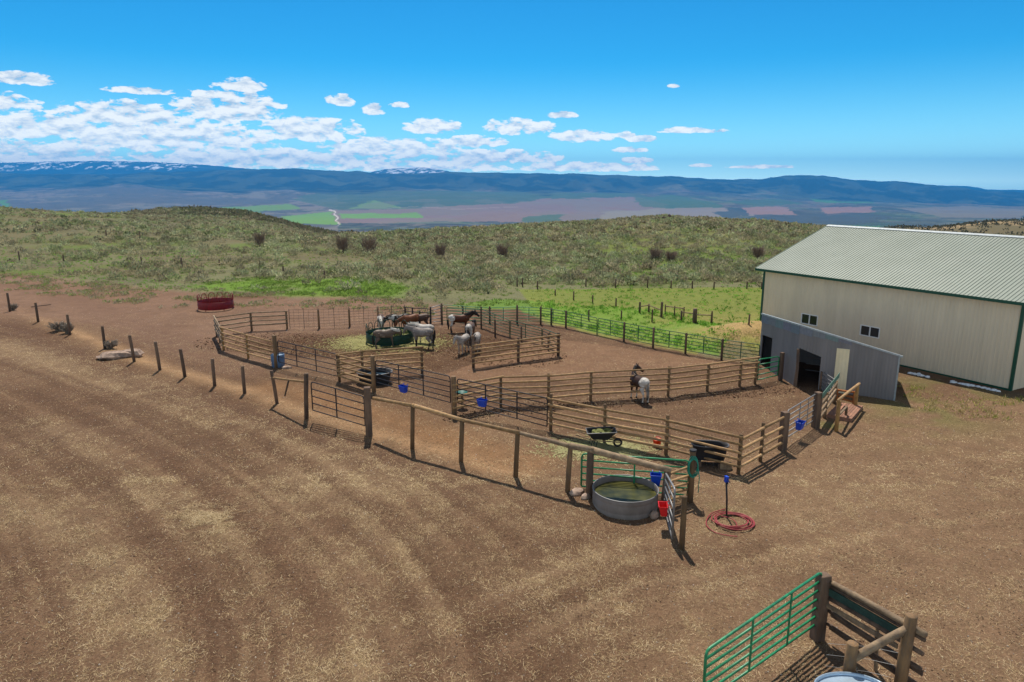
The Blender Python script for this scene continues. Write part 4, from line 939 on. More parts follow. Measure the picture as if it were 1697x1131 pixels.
plank(S0 + Vector((0, 0, z1 * .20)) + back * .06, S1 + Vector((0, 0, z2 * .20)) + back * .06, .14, M['timber'], 'board', cf)
log(pl0 + Vector((0, 0, hgt(1412, 1094, pl0))), pr0 + Vector((0, 0, hgt(1496, 1042, pr0))), .085, 10).build('brace_log', M['greypole'], cf, True)
mb_ = g(1452, 1112); log(mb_ - Vector((0, 0, .1)), mb_ + Vector((-.08, .05, 1.15)), .045).build('stick', M['greypole'], cf, True)
for k, z in enumerate((.35, .65, .95)): MB().tube([pl0 + Vector((-.35, .3, z * .9 + .1)), pl0 + Vector((.5, .2, z)), pr0 + Vector((0, .05, z + .1))], .004, 5).build('wire', M['wire'], cf)
# pale blue tank at the bottom edge
tkh = .62; rr_ = .78; bk = g(1394, 1114, tkh + .05); tc_ = Vector((bk.x, bk.y - rr_ * .62, 0))
tk = thing('stock_tank', tc_, 'pale blue galvanised tank whose rim peeps in at the bottom edge', 'stock tank')
RXY = dict(sx=.92, sy=.62)
MB().lathe([(rr_ * .97, -.05), (rr_ * .97, .15), (rr_, .2), (rr_ * .985, .3), (rr_, .45), (rr_, tkh), (rr_ * 1.03, tkh + .02), (rr_ * 1.03, tkh + .05), (rr_ * .985, tkh + .05), (rr_ * .97, tkh - .02), (rr_ * .95, .0)], 40, tc_, **RXY).build('tank_wall', M['bluesteel'], tk, True)
MB().disc(rr_ * .96, tkh - .02, 40, tc_, **RXY).build('lid', M['bluesteel'], tk)
# ================================================================== BACK PANELS
def ladder(pts, label_fn, m='dgreen', rails=6, group=None, name='corral_panel', feet=True, r=.022, post=None, cat='corral panel'):
    for i in range(len(pts) - 1):
        a, b = pts[i], pts[i + 1]; ga, gb = gnd(a[0], a[1]), gnd(b[0], b[1])
        ha, hb = hgt(a[0], a[2], ga), hgt(b[0], b[2], gb); L = (gb - ga).length
        d = (gb - ga).normalized() * .05
        ro = gate(name, ga + d, gb - d, ha - .03, hb - .03, .22 + ga.z, .22 + gb.z, rails, m, label_fn(i), ups=(.5,) if L > 1.6 else (), r=r, cat=cat, group=group, upr=.025)
        if feet:
            for q in (ga + d, gb - d): MB().tube([q + Vector((0, 0, -.1)), q + Vector((0, 0, .3))], r * 1.1, 7).build('foot', M[m], ro, True)
BP = [(896, 537.5, 509.7), (913.5, 538.5, 512), (937.7, 543.6, 516), (958.5, 549, 520), (989.7, 555.5, 526.7), (1033.8, 566.5, 535), (1061, 571.5, 540), (1082, 577, 544), (1121, 584.6, 550.6), (1135.7, 586.6, 552.7), (1189.5, 596.5, 562), (1195.5, 597.2, 562.6), (1224.9, 600, 566), (1258, 607, 571)]
BP2 = [BP[0], BP[2], BP[4], BP[5], BP[7], BP[9], BP[11], BP[13]]
ladder(BP2, lambda i: 'green tube panel of the back line, %s from the grey shed' % ORD[len(BP2) - 1 - i], group='green panels along the back of the corral')
for k, (x, y, t_) in enumerate(((937.7, 543.8, 515), (1033.8, 566.6, 534), (1082, 577.4, 543), (1135.7, 586.8, 552), (1195.5, 597.5, 562))):
    lone(x, y, t_, 'dark wooden post among the green back panels, %s from the grey shed' % ORD[5 - k], r=.07, m='timber', group='posts of the green back line')
CP = [(797.7, 543.6, 508.6), (820.6, 558.5, 530), (844.6, 560, 531), (864, 566, 541.5), (898.5, 571, 543.6), (925, 580, 552)]
CP = [(740, 538, 509), (797.7, 543.6, 512), (845, 559, 530), (898.5, 572, 543.6), (925, 584, 554)]
ladder(CP, lambda i: 'dark green tube panel curving round the pen, %s from the pole divider' % ORD[len(CP) - 1 - i], group='dark panels curving round the horse pen')
for k, (x, y, t_) in enumerate(((797.7, 543.8, 508.6), (820.6, 558.5, 530), (864, 566.5, 541), (908.6, 581, 552))):
    lone(x, y, t_, 'dark post in the curved pen back, %s from the pole divider' % ORD[4 - k], r=.06, m='timber', group='posts in the curved back of the horse pen')
AP = [(732.5, 536, 505), (811.7, 536, 509.7), (857, 537, 508.6), (896, 537.3, 509.7)]
ladder(AP, lambda i: 'green tube panel behind the bay horse, %s from the thick corner post' % ORD[i + 1], m='green', group='green panels behind the bay horse')
for k, (x, y, t_) in enumerate(((732.5, 536.5, 503), (767, 523, 507), (811.7, 536.5, 508), (857, 538, 506), (896, 538.3, 508), (913.5, 539, 511))):
    lone(x, y, t_, 'dark post of the far corral corner, %s right of the pale gate' % ORD[k + 1], r=.07, m='timber', group='posts of the far corral corner')
pxgate('pipe_gate', (714, 510, 534, (714, 537.5)), (731, 506, 533, (731, 536)), 6, 'silver', 'small pale gate left of the thick dark corner post', ups=(), r=.03)
pole_fence([(672, 533.5, 510), (684, 535, 511), (696, 535.5, 515), (714, 537.5, 509)], [1.15, .85, .55, .3], 'short dark pipe fence left of the small pale gate', postm='timber', railm='dark', pr=.06, rr=.03)
# wire mesh panels with steel stakes
MP = [(480, 545.5, 515), (529, 545, 514), (579.6, 541.5, 513.5), (627, 539, 511), (672, 535, 509)]
def mesh_panel(a, b, label):
    ga, gb = gnd(a[0], a[1]), gnd(b[0], b[1]); ha = hgt(a[0], a[2], ga); hb = hgt(b[0], b[2], gb); d = (gb - ga)
    root = thing('wire_panel', ga, label, 'wire panel', 'wire mesh panels behind the hay feeder'); m = MB()
    for j in range(7): f = j / 6; m.tube([ga + Vector((0, 0, .15 + (ha - .1) * f)), gb + Vector((0, 0, .15 + (hb - .1) * f))], .009, 4)
    n = int(d.length / .32)
    for i in range(n + 1): p = ga + d * (i / n); m.tube([p + Vector((0, 0, .15)), p + Vector((0, 0, ha + .05))], .006, 4)
    m.build('wire_mesh', M['mesh'], root)
    for f in (.02, .5, .98): p = ga + d * f; MB().tube([p, p + Vector((0, 0, ha + .12))], .016, 5).build('steel_stake', M['mesh'], root)
for i in range(4): mesh_panel(MP[i], MP[i + 1], 'rusty wire mesh panel behind the horse pen, %s from the left' % ORD[i + 1])
for k, p in enumerate(MP[1:4]): lone(p[0], p[1], p[2], 'wooden post carrying the rusty wire mesh, %s from the left' % ORD[k + 1], r=.075, group='posts of the wire mesh fence')
# ================================================================== FIELD POSTS
FP = [(920, 490, 480), (950.6, 498, 483), (982, 503, 489.5), (1020.7, 508, 494.5), (975.5, 531, 514), (1029.6, 531, 515), (1241, 538.5, 521), (1179, 536.5, 516), (1080.5, 534, 513)]
FL = ['by the grey shrubs, first from the left', 'by the grey shrubs, second from the left', 'by the grey shrubs, third from the left', 'by the grey shrubs, fourth from the left', 'close behind the green panels, left of its pair', 'close behind the green panels, right of its pair', 'nearest the shed corner above the dry bank', 'at the right end of the short field rail', 'alone in front of the small railed enclosure']
for a, l in zip(FP, FL): lone(a[0], a[1], a[2], 'thin dark post in the green pasture ' + l, m='timber', r=.06, group='thin posts in the pasture')
def rail2(A, label):
    B = [gnd(p[0], p[1]) for p in A]; ro = thing('rail_fence', B[0], label, 'rail fence')
    for p, b_ in zip(A, B): upost(b_, hgt(p[0], p[2], b_) - b_.z, p[3] if len(p) > 3 else .08).build('post', M['timber'], ro, True)
    for i in range(len(B) - 1):
        h_ = min(hgt(A[i][0], A[i][2], B[i]) - B[i].z, hgt(A[i + 1][0], A[i + 1][2], B[i + 1]) - B[i + 1].z) * .86
        log(B[i] + Vector((0, -.1, h_)), B[i + 1] + Vector((0, -.1, h_)), .045).build('rail', M['greypole'], ro, True)
rail2([(1060, 519, 501), (1075, 517, 504), (1096, 526, 501, .1)], 'small railed brace in the green pasture, left of the thick short stump')
rail2([(1102, 522, 505, .05), (1117.5, 524, 507, .05), (1133, 526, 509, .05)], 'low wire-thin rail fence between two braces in the pasture')
rail2([(1129, 532.5, 515), (1151, 535, 512, .17), (1179, 536, 520)], 'railed brace with a thick dark stump in its middle')
far_posts = [(33, 434.7, 416.6), (105.6, 433, 422), (235, 439, 426), (302, 445, 427), (364, 440, 430), (431, 443, 434), (470, 457, 441), (538, 461, 449)]
for k, a in enumerate(far_posts): lone(a[0], a[1], a[2], 'thin grey post of the far sagebrush line, %s from the left' % ORD[k + 1], m='timber', r=.09, group='posts of the far left line')
hp = [(857, 475, 461), (866, 476, 461), (890.7, 480, 466), (971, 475.5, 462), (1020, 477, 463), (1073, 477, 463), (1112, 478, 465), (1147, 478.5, 466), (1183, 480, 467), (1237.6, 479, 467), (1262, 479.5, 468)]
for k, a in enumerate(hp): lone(a[0], a[1], a[2], 'thin post at the sagebrush hill foot, %s from the left' % ORD[k + 1], m='timber', r=.07, group='posts at the foot of the hill')
lone(232.7, 398, 383, 'thin post standing alone high on the left hillside', m='timber', r=.1); lone(176.6, 393, 381, 'short stub post high on the left hillside', m='timber', r=.12)
M['highlight_rim'] = mat('rubber_rim_highlight_grey', (.12, .12, .13), .5)  # black tub's rim made greyer: its highlight is put into the colour
# ================================================================== THINGS IN THE YARD
# round galvanised stock tank
c = g(1035.5, 841); cx_, cy_ = c.x, c.y
wL, wR = g(981, 806, .62), g(1090, 806, .62); tr = (wR - wL).length / 2 * .985; ctr = (wL + wR) / 2 - Vector((0, .12, 0))
tk = thing('stock_tank', (ctr.x, ctr.y, 0), 'large round galvanised tank filled with murky green water', 'stock tank')
h_ = .62; pf_ = []
for z, r_ in ((-.03, .985), (.04, 1.0), (.14, .997), (.155, .991), (.17, .997), (.42, .997), (.435, .991), (.45, .997), (.585, .997)): pf_.append((tr * r_, z))
MB().lathe(pf_ + [(tr * .985, .60), (tr * .975, .58), (tr * .965, .46), (tr * .96, .30), (tr * .96, .1)], 72, (ctr.x, ctr.y, 0)).build('tank_wall', M['tank'], tk, True)
m = MB(); P = [(ctr.x + math.cos(a) * tr, ctr.y + math.sin(a) * tr, .605) for a in np.linspace(0, 2 * math.pi, 73)]; m.tube(P, .02, 8, cap=False); m.build('rim', M['silver'], tk, True)
MB().disc(tr * .962, .40, 72, (ctr.x, ctr.y, 0)).build('water', M['water'], tk)
def rock(px, py, rx, ry, rz, label, m='rock', grp=None, dz=0):
    p = gnd(px, py); b = MB().blob((0, 0, 0), rx, ry, rz, 12, .16); o = b.build('rock', M[m], None); auto(o, 30); o.location = (p.x, p.y, p.z + rz * .35 + dz); o.rotation_euler = (0, 0, rnd.random()); return tag(o, label, 'rock', grp)
rock(956, 818, .28, .2, .14, 'flat grey rock against the fence post left of the tank'); rock(971, 826, .2, .14, .13, 'small grey rock touching the left side of the tank')
rock(1084, 857, .16, .14, .15, 'round grey stone at the right foot of the tank', 'rock'); rock(475, 611, .28, .16, .12, 'pale stone beside the blue barrel')
# flat pink slab rock by the left post row
p = gnd(196, 592); m = MB()
for (dx, dy, rx, ry, rz, zz) in ((0, 0, 1.1, .55, .30, .10), (.75, .2, .7, .42, .34, .14), (-.7, -.1, .6, .38, .12, .03), (.3, .45, .7, .3, .2, .05)): m.blob((dx, dy, zz), rx, ry, rz, 9, .2)
o = m.build('slab_rock', M['rock'], None); o.location = p; tag(o, 'broad flat pinkish slab rock between the bare posts', 'rock')
# rock outcrop on the hill crest
p = gnd(1107, 364); m = MB()
for k in range(12): m.blob((rnd.uniform(-1.7, 1.7), rnd.uniform(-.8, .8), rnd.uniform(0, .6)), rnd.uniform(.4, .9), rnd.uniform(.4, .8), rnd.uniform(.3, .7), 7, .25)
o = m.build('rock_outcrop', M['darkrock'], None); o.location = p; tag(o, 'dark rock outcrop on the crest of the green hill', 'rock outcrop')
# feeders hooked on the gates: open trapezoid bucket with a rim and hooks
def hook_feeder(p, rz, m, label, w_=.42, d=.26, h=.32, grp=None):
    ro = thing('hook_feeder', p, label, 'bucket feeder', grp, rz)
    t_ = .015; b = MB()
    T = [(-w_ / 2, -d), (w_ / 2, -d), (w_ / 2, 0), (-w_ / 2, 0)]; Bt = [(-w_ * .36, -d * .72), (w_ * .36, -d * .72), (w_ * .36, 0), (-w_ * .36, 0)]
    for i in range(4):
        j = (i + 1) % 4; a0, a1 = Vector((*T[i], 0)), Vector((*T[j], 0)); b0_, b1_ = Vector((*Bt[i], -h)), Vector((*Bt[j], -h))
        cc = Vector((0, -d / 2, -h / 2)); nn = (a1 - a0).cross(b0_ - a0).normalized(); nn = nn if nn.dot(cc - a0) > 0 else -nn; nn *= t_
        b.quadbox([b0_, b1_, b1_ + nn, b0_ + nn, a0, a1, a1 + nn, a0 + nn])
    b.quadbox([(*Bt[0], -h), (*Bt[1], -h), (*Bt[2], -h), (*Bt[3], -h), (*Bt[0], -h + t_), (*Bt[1], -h + t_), (*Bt[2], -h + t_), (*Bt[3], -h + t_)])
    b.build('bucket', m, ro, local=True)
    r_ = MB(); L = [Vector((*q, .0)) for q in T] + [Vector((*T[0], .0))]; r_.tube(L, .018, 6, cap=False); r_.build('rim', m, ro, local=True)
    for s in (-1, 1): MB().tube([(s * w_ * .32, 0, -.02), (s * w_ * .32, .01, .05), (s * w_ * .32, .06, .07), (s * w_ * .32, .07, .02)], .014, 6).build('hook', m, ro, local=True)
    return ro
def along(gt, a, b, f, z): pass
def on_gate(pa, pb, f, z, px=None):
    a, b = gnd(*pa), gnd(*pb); d = (b - a); d.z = 0; p = a + d * f; nn = Vector((d.y, -d.x, 0)).normalized(); nn = nn if nn.y < 0 else -nn
    return Vector((p.x, p.y, 0)) + nn * .05 + Vector((0, 0, z)), math.atan2(d.y, d.x)
p, rz_ = on_gate((624.5, 651), (747, 684), .42, .78); hook_feeder(p, rz_, M['blue'], 'blue plastic feeder hanging inside the gate right of the black trough')
p, rz_ = on_gate((758.7, 688), (906.5, 714), .31, .98); hook_feeder(p, rz_, M['blue'], 'blue plastic feeder hanging on the gate near the green stand')
p, rz_ = on_gate((1300, 742), (1347, 708), .34, .85); hook_feeder(p, rz_, M['blue'], 'blue plastic feeder hanging on the silver gate')
p, rz_ = on_gate((963, 810), (1139, 826), .70, .84); hook_feeder(p, rz_, M['blue'], 'blue plastic feeder on the green gate behind the tank', w_=.36, h=.4)
a, b_ = gnd(1100, 847), gnd(1113.5, 903); p = a.lerp(b_, .55); hook_feeder(Vector((p.x - .06, p.y, .80)), -math.pi / 2 - .15, M['red'], 'red plastic feeder hooked on the edge-on silver gate')
# green licking stand
p = g(766, 676); ro = thing('lick_stand', p, 'dark green bowl on a pale post behind the left gate', 'lick stand')
MB().box((p.x, p.y, .3), .12, .12, .7).build('post', M['greypole'], ro); MB().lathe([(.02, .62), (.2, .64), (.27, .78), (.25, .78), (.18, .68), (.02, .67)], 20, p).build('bowl', M['teal'], ro, True)
# troughs
p = g(617, 641); rt = (g(645, 612, .6) - g(588.5, 612, .6)).length / 2
ro = thing('round_trough', p, 'black round rubber trough with blue water behind the poles', 'trough')
pc = Vector((p.x, p.y + rt * .75, 0))
MB().lathe([(rt * .82, -.02), (rt * .86, .1), (rt * .93, .45), (rt * .96, .58), (rt * 1.03, .60), (rt * 1.03, .64), (rt * .94, .64), (rt * .86, .45), (rt * .84, .2)], 40, pc, sy=.8).build('tub', M['rubber'], ro, True)
MB().disc(rt * .87, .42, 40, pc, sy=.8).build('water', M['bluewater'], ro)
pts_ = [(pc.x + math.cos(a) * rt * 1.03, pc.y + math.sin(a) * rt * 1.03 * .8, .64) for a in np.linspace(0, 2 * math.pi, 49)]
MB().tube(pts_, .022, 6, cap=False).build('rim', M['silver'], ro, True)
p = g(1180, 775); hw = (g(1211, 742, .75) - g(1150, 742, .75)).length / 2
pc = Vector((p.x - .02, p.y + .38, 0)); rzt = -.18
ro = thing('oval_trough', pc, 'black oval rubber tub raised on dark timbers inside the pole corner', 'trough')
def oval(prof, c, L, Wd, rz, n=44):
    b = MB(); ca, sa = math.cos(rz), math.sin(rz)
    for (f, z) in prof:
        for k in range(n):
            a = 2 * math.pi * k / n; x = math.copysign(abs(math.cos(a)) ** .7, math.cos(a)) * L * f; y = math.copysign(abs(math.sin(a)) ** .8, math.sin(a)) * Wd * f
            b.v.append((c[0] + x * ca - y * sa, c[1] + x * sa + y * ca, c[2] + z))
    for i in range(len(prof) - 1):
        for k in range(n): k2 = (k + 1) % n; b.f.append((i * n + k, i * n + k2, (i + 1) * n + k2, (i + 1) * n + k))
    b.f.append(tuple((len(prof) - 1) * n + k for k in range(n))); return b
MB().tube([(pc.x + math.cos(rzt) * x_ - math.sin(rzt) * y_, pc.y + math.sin(rzt) * x_ + math.cos(rzt) * y_, .79) for x_, y_ in [(math.copysign(abs(math.cos(a)) ** .7, math.cos(a)) * hw, math.copysign(abs(math.sin(a)) ** .8, math.sin(a)) * .36) for a in np.linspace(0, 2 * math.pi, 49)]], .022, 6, cap=False).build('rim', M['highlight_rim'], ro, True)
oval([(.8, .22), (.86, .35), (.93, .72), (1.0, .75), (1.0, .79), (.93, .79), (.86, .6), (.82, .32)], pc, hw, .36, rzt).build('tub', M['rubber'], ro, True)
for s in (-.6, .6): MB().box((pc.x + s * hw, pc.y - s * hw * .18, .1), .22, .9, .2, rzt).build('sleeper', M['timber'], ro)
q = gnd(1202, 777); o = MB().box((0, 0, 0), .42, .2, .22, -.1).build('timber_block', M['greypole'], None); o.location = (q.x, q.y, .1); tag(o, 'weathered timber block at the right end of the black tub', 'timber block')
# barrel
p = gnd(460.5, 609); ro = thing('plastic_barrel', Vector((p.x, p.y + .1, 0)), 'pale blue cut-down barrel standing behind the tall dark post', 'barrel')
pb_ = Vector((p.x, p.y + .1, 0)); MB().lathe([(.33, 0), (.36, .05), (.38, .4), (.385, .72), (.36, .76), (.34, .76), (.34, .2)], 28, pb_).build('drum', M['barrel'], ro, True); MB().disc(.345, .70, 28, pb_).build('lid', mat('barrel_lid', (.20, .30, .42), .6), ro)
# wheelbarrow
p = gnd(994, 741); ro = thing('wheelbarrow', p, 'dark wheelbarrow of hay parked behind the pole fence', 'wheelbarrow', rz=.0)
b = MB(); T0 = [(-.55, -.33, .68), (.62, -.36, .74), (.62, .36, .74), (-.55, .33, .68)]; B0_ = [(-.3, -.2, .38), (.28, -.2, .36), (.28, .2, .36), (-.3, .2, .38)]
for i in range(4):
    j = (i + 1) % 4; nn = Vector(((0, .02, 0), (-.02, 0, 0), (0, -.02, 0), (.02, 0, 0))[i]); a0, a1, b0_, b1_ = Vector(T0[i]), Vector(T0[j]), Vector(B0_[i]), Vector(B0_[j]); b.quadbox([b0_, b1_, b1_ + nn, b0_ + nn, a0, a1, a1 + nn, a0 + nn])
b.quadbox([Vector(v) for v in B0_] + [Vector(v) + Vector((0, 0, .02)) for v in B0_]); b.build('tray', M['rubber'], ro, local=True)
MB().tube([Vector(v) for v in T0] + [Vector(T0[0])], .018, 6, cap=False).build('tray_rim', M['silver'], ro, local=True)
for s in (-1, 1):
    MB().tube([(-1.0, s * .3, .62), (-.3, s * .24, .36), (.85, s * .07, .22)], .024, 7).build('handle', M['greypole'], ro, local=True)
    MB().tube([(-.32, s * .24, .36), (-.42, s * .26, 0.02), (-.22, s * .25, 0.02), (-.12, s * .22, .34)], .017, 6).build('leg', M['dark'], ro, local=True)
wv = MB(); wv.tube([(.72 + math.cos(a) * .15, 0, .19 + math.sin(a) * .15) for a in np.linspace(0, 2 * math.pi, 21)], .042, 8, cap=False); wv.build('wheel', M['rubber'], ro, True, local=True)
b = MB()
for k in range(14): b.blob((rnd.uniform(-.4, .35), rnd.uniform(-.22, .22), .62 + rnd.uniform(0, .06)), rnd.uniform(.1, .18), rnd.uniform(.08, .14), .07, 7, .3)
b.build('hay_load', M['hay'], ro, local=True)
# red bucket
p = gnd(1088.5, 741); ro = thing('bucket', p, 'small bright orange-red bucket lying behind the pole fence', 'bucket')
MB().lathe([(.12, 0), (.14, .02), (.17, .3), (.19, .31), (.17, .33), (.15, .3), (.12, .03), (.01, .03)], 24, p).build('pail', M['orange'], ro, True)
MB().tube([(p.x + math.cos(a) * .18, p.y + .04, .31 + math.sin(a) * .13) for a in np.linspace(0, math.pi, 12)], .007, 5).build('handle', M['red'], ro)
# hydrant & red hose
p = gnd(1204, 858); ro = thing('yard_hydrant', p, 'thin leaning yard hydrant with a blue head in the hose coil', 'hydrant')
hh = hgt(1200, 797, p)
MB().tube([p, p + Vector((-.03, 0, hh * .5)), p + Vector((-.09, 0, hh))], .03, 8).build('standpipe', M['dark'], ro, True)
MB().box(p + Vector((-.09, 0, hh + .08)), .09, .12, .2, .3).build('head', M['blue'], ro); MB().tube([p + Vector((-.09, 0, hh + .15)), p + Vector((-.02, -.16, hh + .02))], .012, 6).build('lever', M['dark'], ro)
MB().tube([p + Vector((-.09, -.05, hh + .02)), p + Vector((-.07, -.13, hh - .04))], .02, 7).build('spout', M['dark'], ro)
pc = g(1214, 866); rx_ = (g(1245, 866) - g(1182, 866)).length / 2; P = []
for k in range(0, 6 * 40):
    a = 2 * math.pi * k / 40; lp = k / 40; r_ = rx_ * (.96 - .10 * math.sin(lp * 2.3) - .03 * lp / 6); P.append((pc.x + .05 * math.sin(lp * 1.7) + math.cos(a) * r_, pc.y + .05 * math.cos(lp * 2.1) + math.sin(a) * r_ * .92, .03 + .02 * (lp % 3) + .01 * math.sin(a * 3 + lp)))
end = [gxy(1202, 845), gxy(1180, 852), gxy(1171, 864), gxy(1172, 874), gxy(1185, 884), gxy(1205, 889), gxy(1222, 891)]
from itertools import chain
def spline(pts, n=8):
    out = []; pts = [Vector((*p_, 0)) if len(p_) == 2 else Vector(p_) for p_ in pts]; q = [pts[0]] + pts + [pts[-1]]
    for i in range(1, len(q) - 2):
        for k in range(n):
            t_ = k / n; a, b, c_, d = q[i - 1], q[i], q[i + 1], q[i + 2]
            out.append(.5 * ((2 * b) + (c_ - a) * t_ + (2 * a - 5 * b + 4 * c_ - d) * t_ * t_ + (3 * b - a - 3 * c_ + d) * t_ ** 3))
    out.append(q[-2]); return out
hs = thing('coiled_hose', (pc.x, pc.y, 0), 'loosely coiled red hose lying round the hydrant', 'hose')
MB().tube(P, .017, 6).build('coil', M['hose_red'], hs, True); MB().tube([v + Vector((0, 0, .03)) for v in spline(end)], .017, 6).build('loose_end', M['hose_red'], hs, True)
MB().tube([v + Vector((0, 0, .05)) for v in spline([gxy(1195, 858), gxy(1212, 862), gxy(1221, 872), gxy(1214, 878)])], .017, 6).build('loose_end', M['hose_red'], hs, True)
# green hose on its post and a coil dropped below
p = gnd(1143.5, 832); hp_ = hgt(1143.5, 746, p); gh = thing('garden_hose', (p.x, p.y, hp_ * .6), 'green hose looped over the capped round post', 'hose')
P = []
for k in range(5 * 30):
    a = 2 * math.pi * k / 30; lp = k / 30; P.append((p.x + math.cos(a) * (.16 + .02 * math.sin(lp * 3)), p.y - .13 + .05 * math.sin(a + lp), hp_ * .72 + math.sin(a) * (.32 + .04 * math.sin(lp * 2.2)) - .02 * lp))
MB().tube(P, .015, 6).build('loops', M['hose_green'], gh, True)
MB().tube([(p.x + .16, p.y - .12, hp_ * .7), (p.x + .22, p.y - .15, hp_ * .5), (p.x + .21, p.y - .16, .4)], .015, 6).build('tail_end', M['hose_green'], gh, True)
MB().lathe([(.001, hp_ + .03), (.115, hp_ + .03), (.12, hp_ - .02), (.11, hp_ - .02)], 14, p).build('post_cap', M['rubber'], HP) ; D.objects['post_cap'].location = -Vector(HP.location); 
D.objects['post_cap'].data.transform(Matrix.Translation(Vector(HP.location))); 
# ================================================================== ROUND BALE FEEDERS
def bale_feeder(c, R_, label, m, hay=False, arches=13):
    ro = thing('bale_feeder', c, label, 'bale feeder')
    MB().lathe([(R_, .12), (R_ + .012, .14), (R_ + .012, .66), (R_, .68), (R_ - .02, .66), (R_ - .02, .14)], 56, c, close=True).build('sheet_skirt', m, ro, True)
    for z in (.12, .42, .70):
        MB().tube([(c[0] + math.cos(a) * (R_ + .015), c[1] + math.sin(a) * (R_ + .015), c[2] + z) for a in np.linspace(0, 2 * math.pi, 57)], .024, 7, cap=False).build('hoop', m, ro, True)
    for k in range(arches):
        a0 = 2 * math.pi * (k + .12) / arches; a1 = 2 * math.pi * (k + .88) / arches; P = []
        for t_ in np.linspace(0, 1, 11): a = a0 + (a1 - a0) * (.5 - .5 * math.cos(t_ * math.pi)); P.append((c[0] + math.cos(a) * R_, c[1] + math.sin(a) * R_, c[2] + .70 + .52 * math.sin(t_ * math.pi) ** .7))
        MB().tube(P, .024, 7).build('head_arch', m, ro, True)
    for k in range(6):
        a = 2 * math.pi * (k + .3) / 6; MB().tube([(c[0] + math.cos(a) * R_, c[1] + math.sin(a) * R_, c[2] - .02), (c[0] + math.cos(a) * R_, c[1] + math.sin(a) * R_, c[2] + .14)], .03, 7).build('foot', m, ro, True)
    return ro
p0 = g(348, 516.5); Rf = (g(376, 516) - g(320, 516)).length / 2; bale_feeder(Vector((p0.x, p0.y + Rf * .9, 0)), Rf, 'empty dark red round bale feeder on the bare lot at left', M['feeder_red'])
p0 = g(643, 572); Rg = (g(682, 566) - g(604, 566)).length / 2; fc = Vector((p0.x, p0.y + Rg * .55, 0)); bale_feeder(fc, Rg * .98, 'dark green round bale feeder of hay ringed by horses', M['feeder_green'], arches=15)
b = MB()
for k in range(70):
    a = rnd.random() * 6.28; r_ = math.sqrt(rnd.random()) * Rg * .72; b.blob((fc.x + math.cos(a) * r_, fc.y + math.sin(a) * r_, rnd.uniform(.25, .75) * (1 - .35 * r_ / Rg)), rnd.uniform(.2, .4), rnd.uniform(.2, .4), rnd.uniform(.12, .25), 8, .3)
o = b.build('hay_pile', M['hay'], None); tag(o, 'mound of green-gold hay inside the green feeder', 'hay pile')
# ================================================================== HORSES
def sweep(mb, pts, radii, n=14):
    """closed loft through points; radii (side, up)"""
    pts = [Vector(p) for p in pts]; base = len(mb.v)
    for i, p in enumerate(pts):
        d = (pts[min(i + 1, len(pts) - 1)] - pts[max(i - 1, 0)]).normalized()
        side = d.cross(Vector((0, 0, 1))); 
        if side.length < .15: side = Vector((0, -1, 0)) if abs(d.z) > .9 else side
        side.normalize(); side = side if True else side; up = side.cross(d)
        ra, rb = radii[i]
        for k in range(n):
            a = 2 * math.pi * k / n; mb.v.append(tuple(p + side * math.cos(a) * ra + up * math.sin(a) * rb))
    m = len(pts)
    for i in range(m - 1):
        for k in range(n): a = base + i * n + k; b = base + i * n + (k + 1) % n; mb.f.append((a, b, b + n, a + n))
    mb.f.append(tuple(base + k for k in range(n))[::-1]); mb.f.append(tuple(base + (m - 1) * n + k for k in range(n)))
def remeshed(mb, vox, name, m, sm_it=3):
    me = D.meshes.new('tmp'); me.from_pydata(mb.v, [], mb.f); me.update(); o = D.objects.new('tmp', me); COL.objects.link(o)
    r = o.modifiers.new('r', 'REMESH'); r.mode = 'VOXEL'; r.voxel_size = vox; s = o.modifiers.new('s', 'SMOOTH'); s.iterations = sm_it; s.factor = .5
    dg_ = bpy.context.evaluated_depsgraph_get(); ev = o.evaluated_get(dg_); nm = D.meshes.new_from_object(ev); nm.name = name
    D.objects.remove(o); D.meshes.remove(me)
    nm.materials.clear(); nm.materials.append(m); nm.polygons.foreach_set('use_smooth', [True] * len(nm.polygons))
    q = D.objects.new(name, nm); COL.objects.link(q); return q
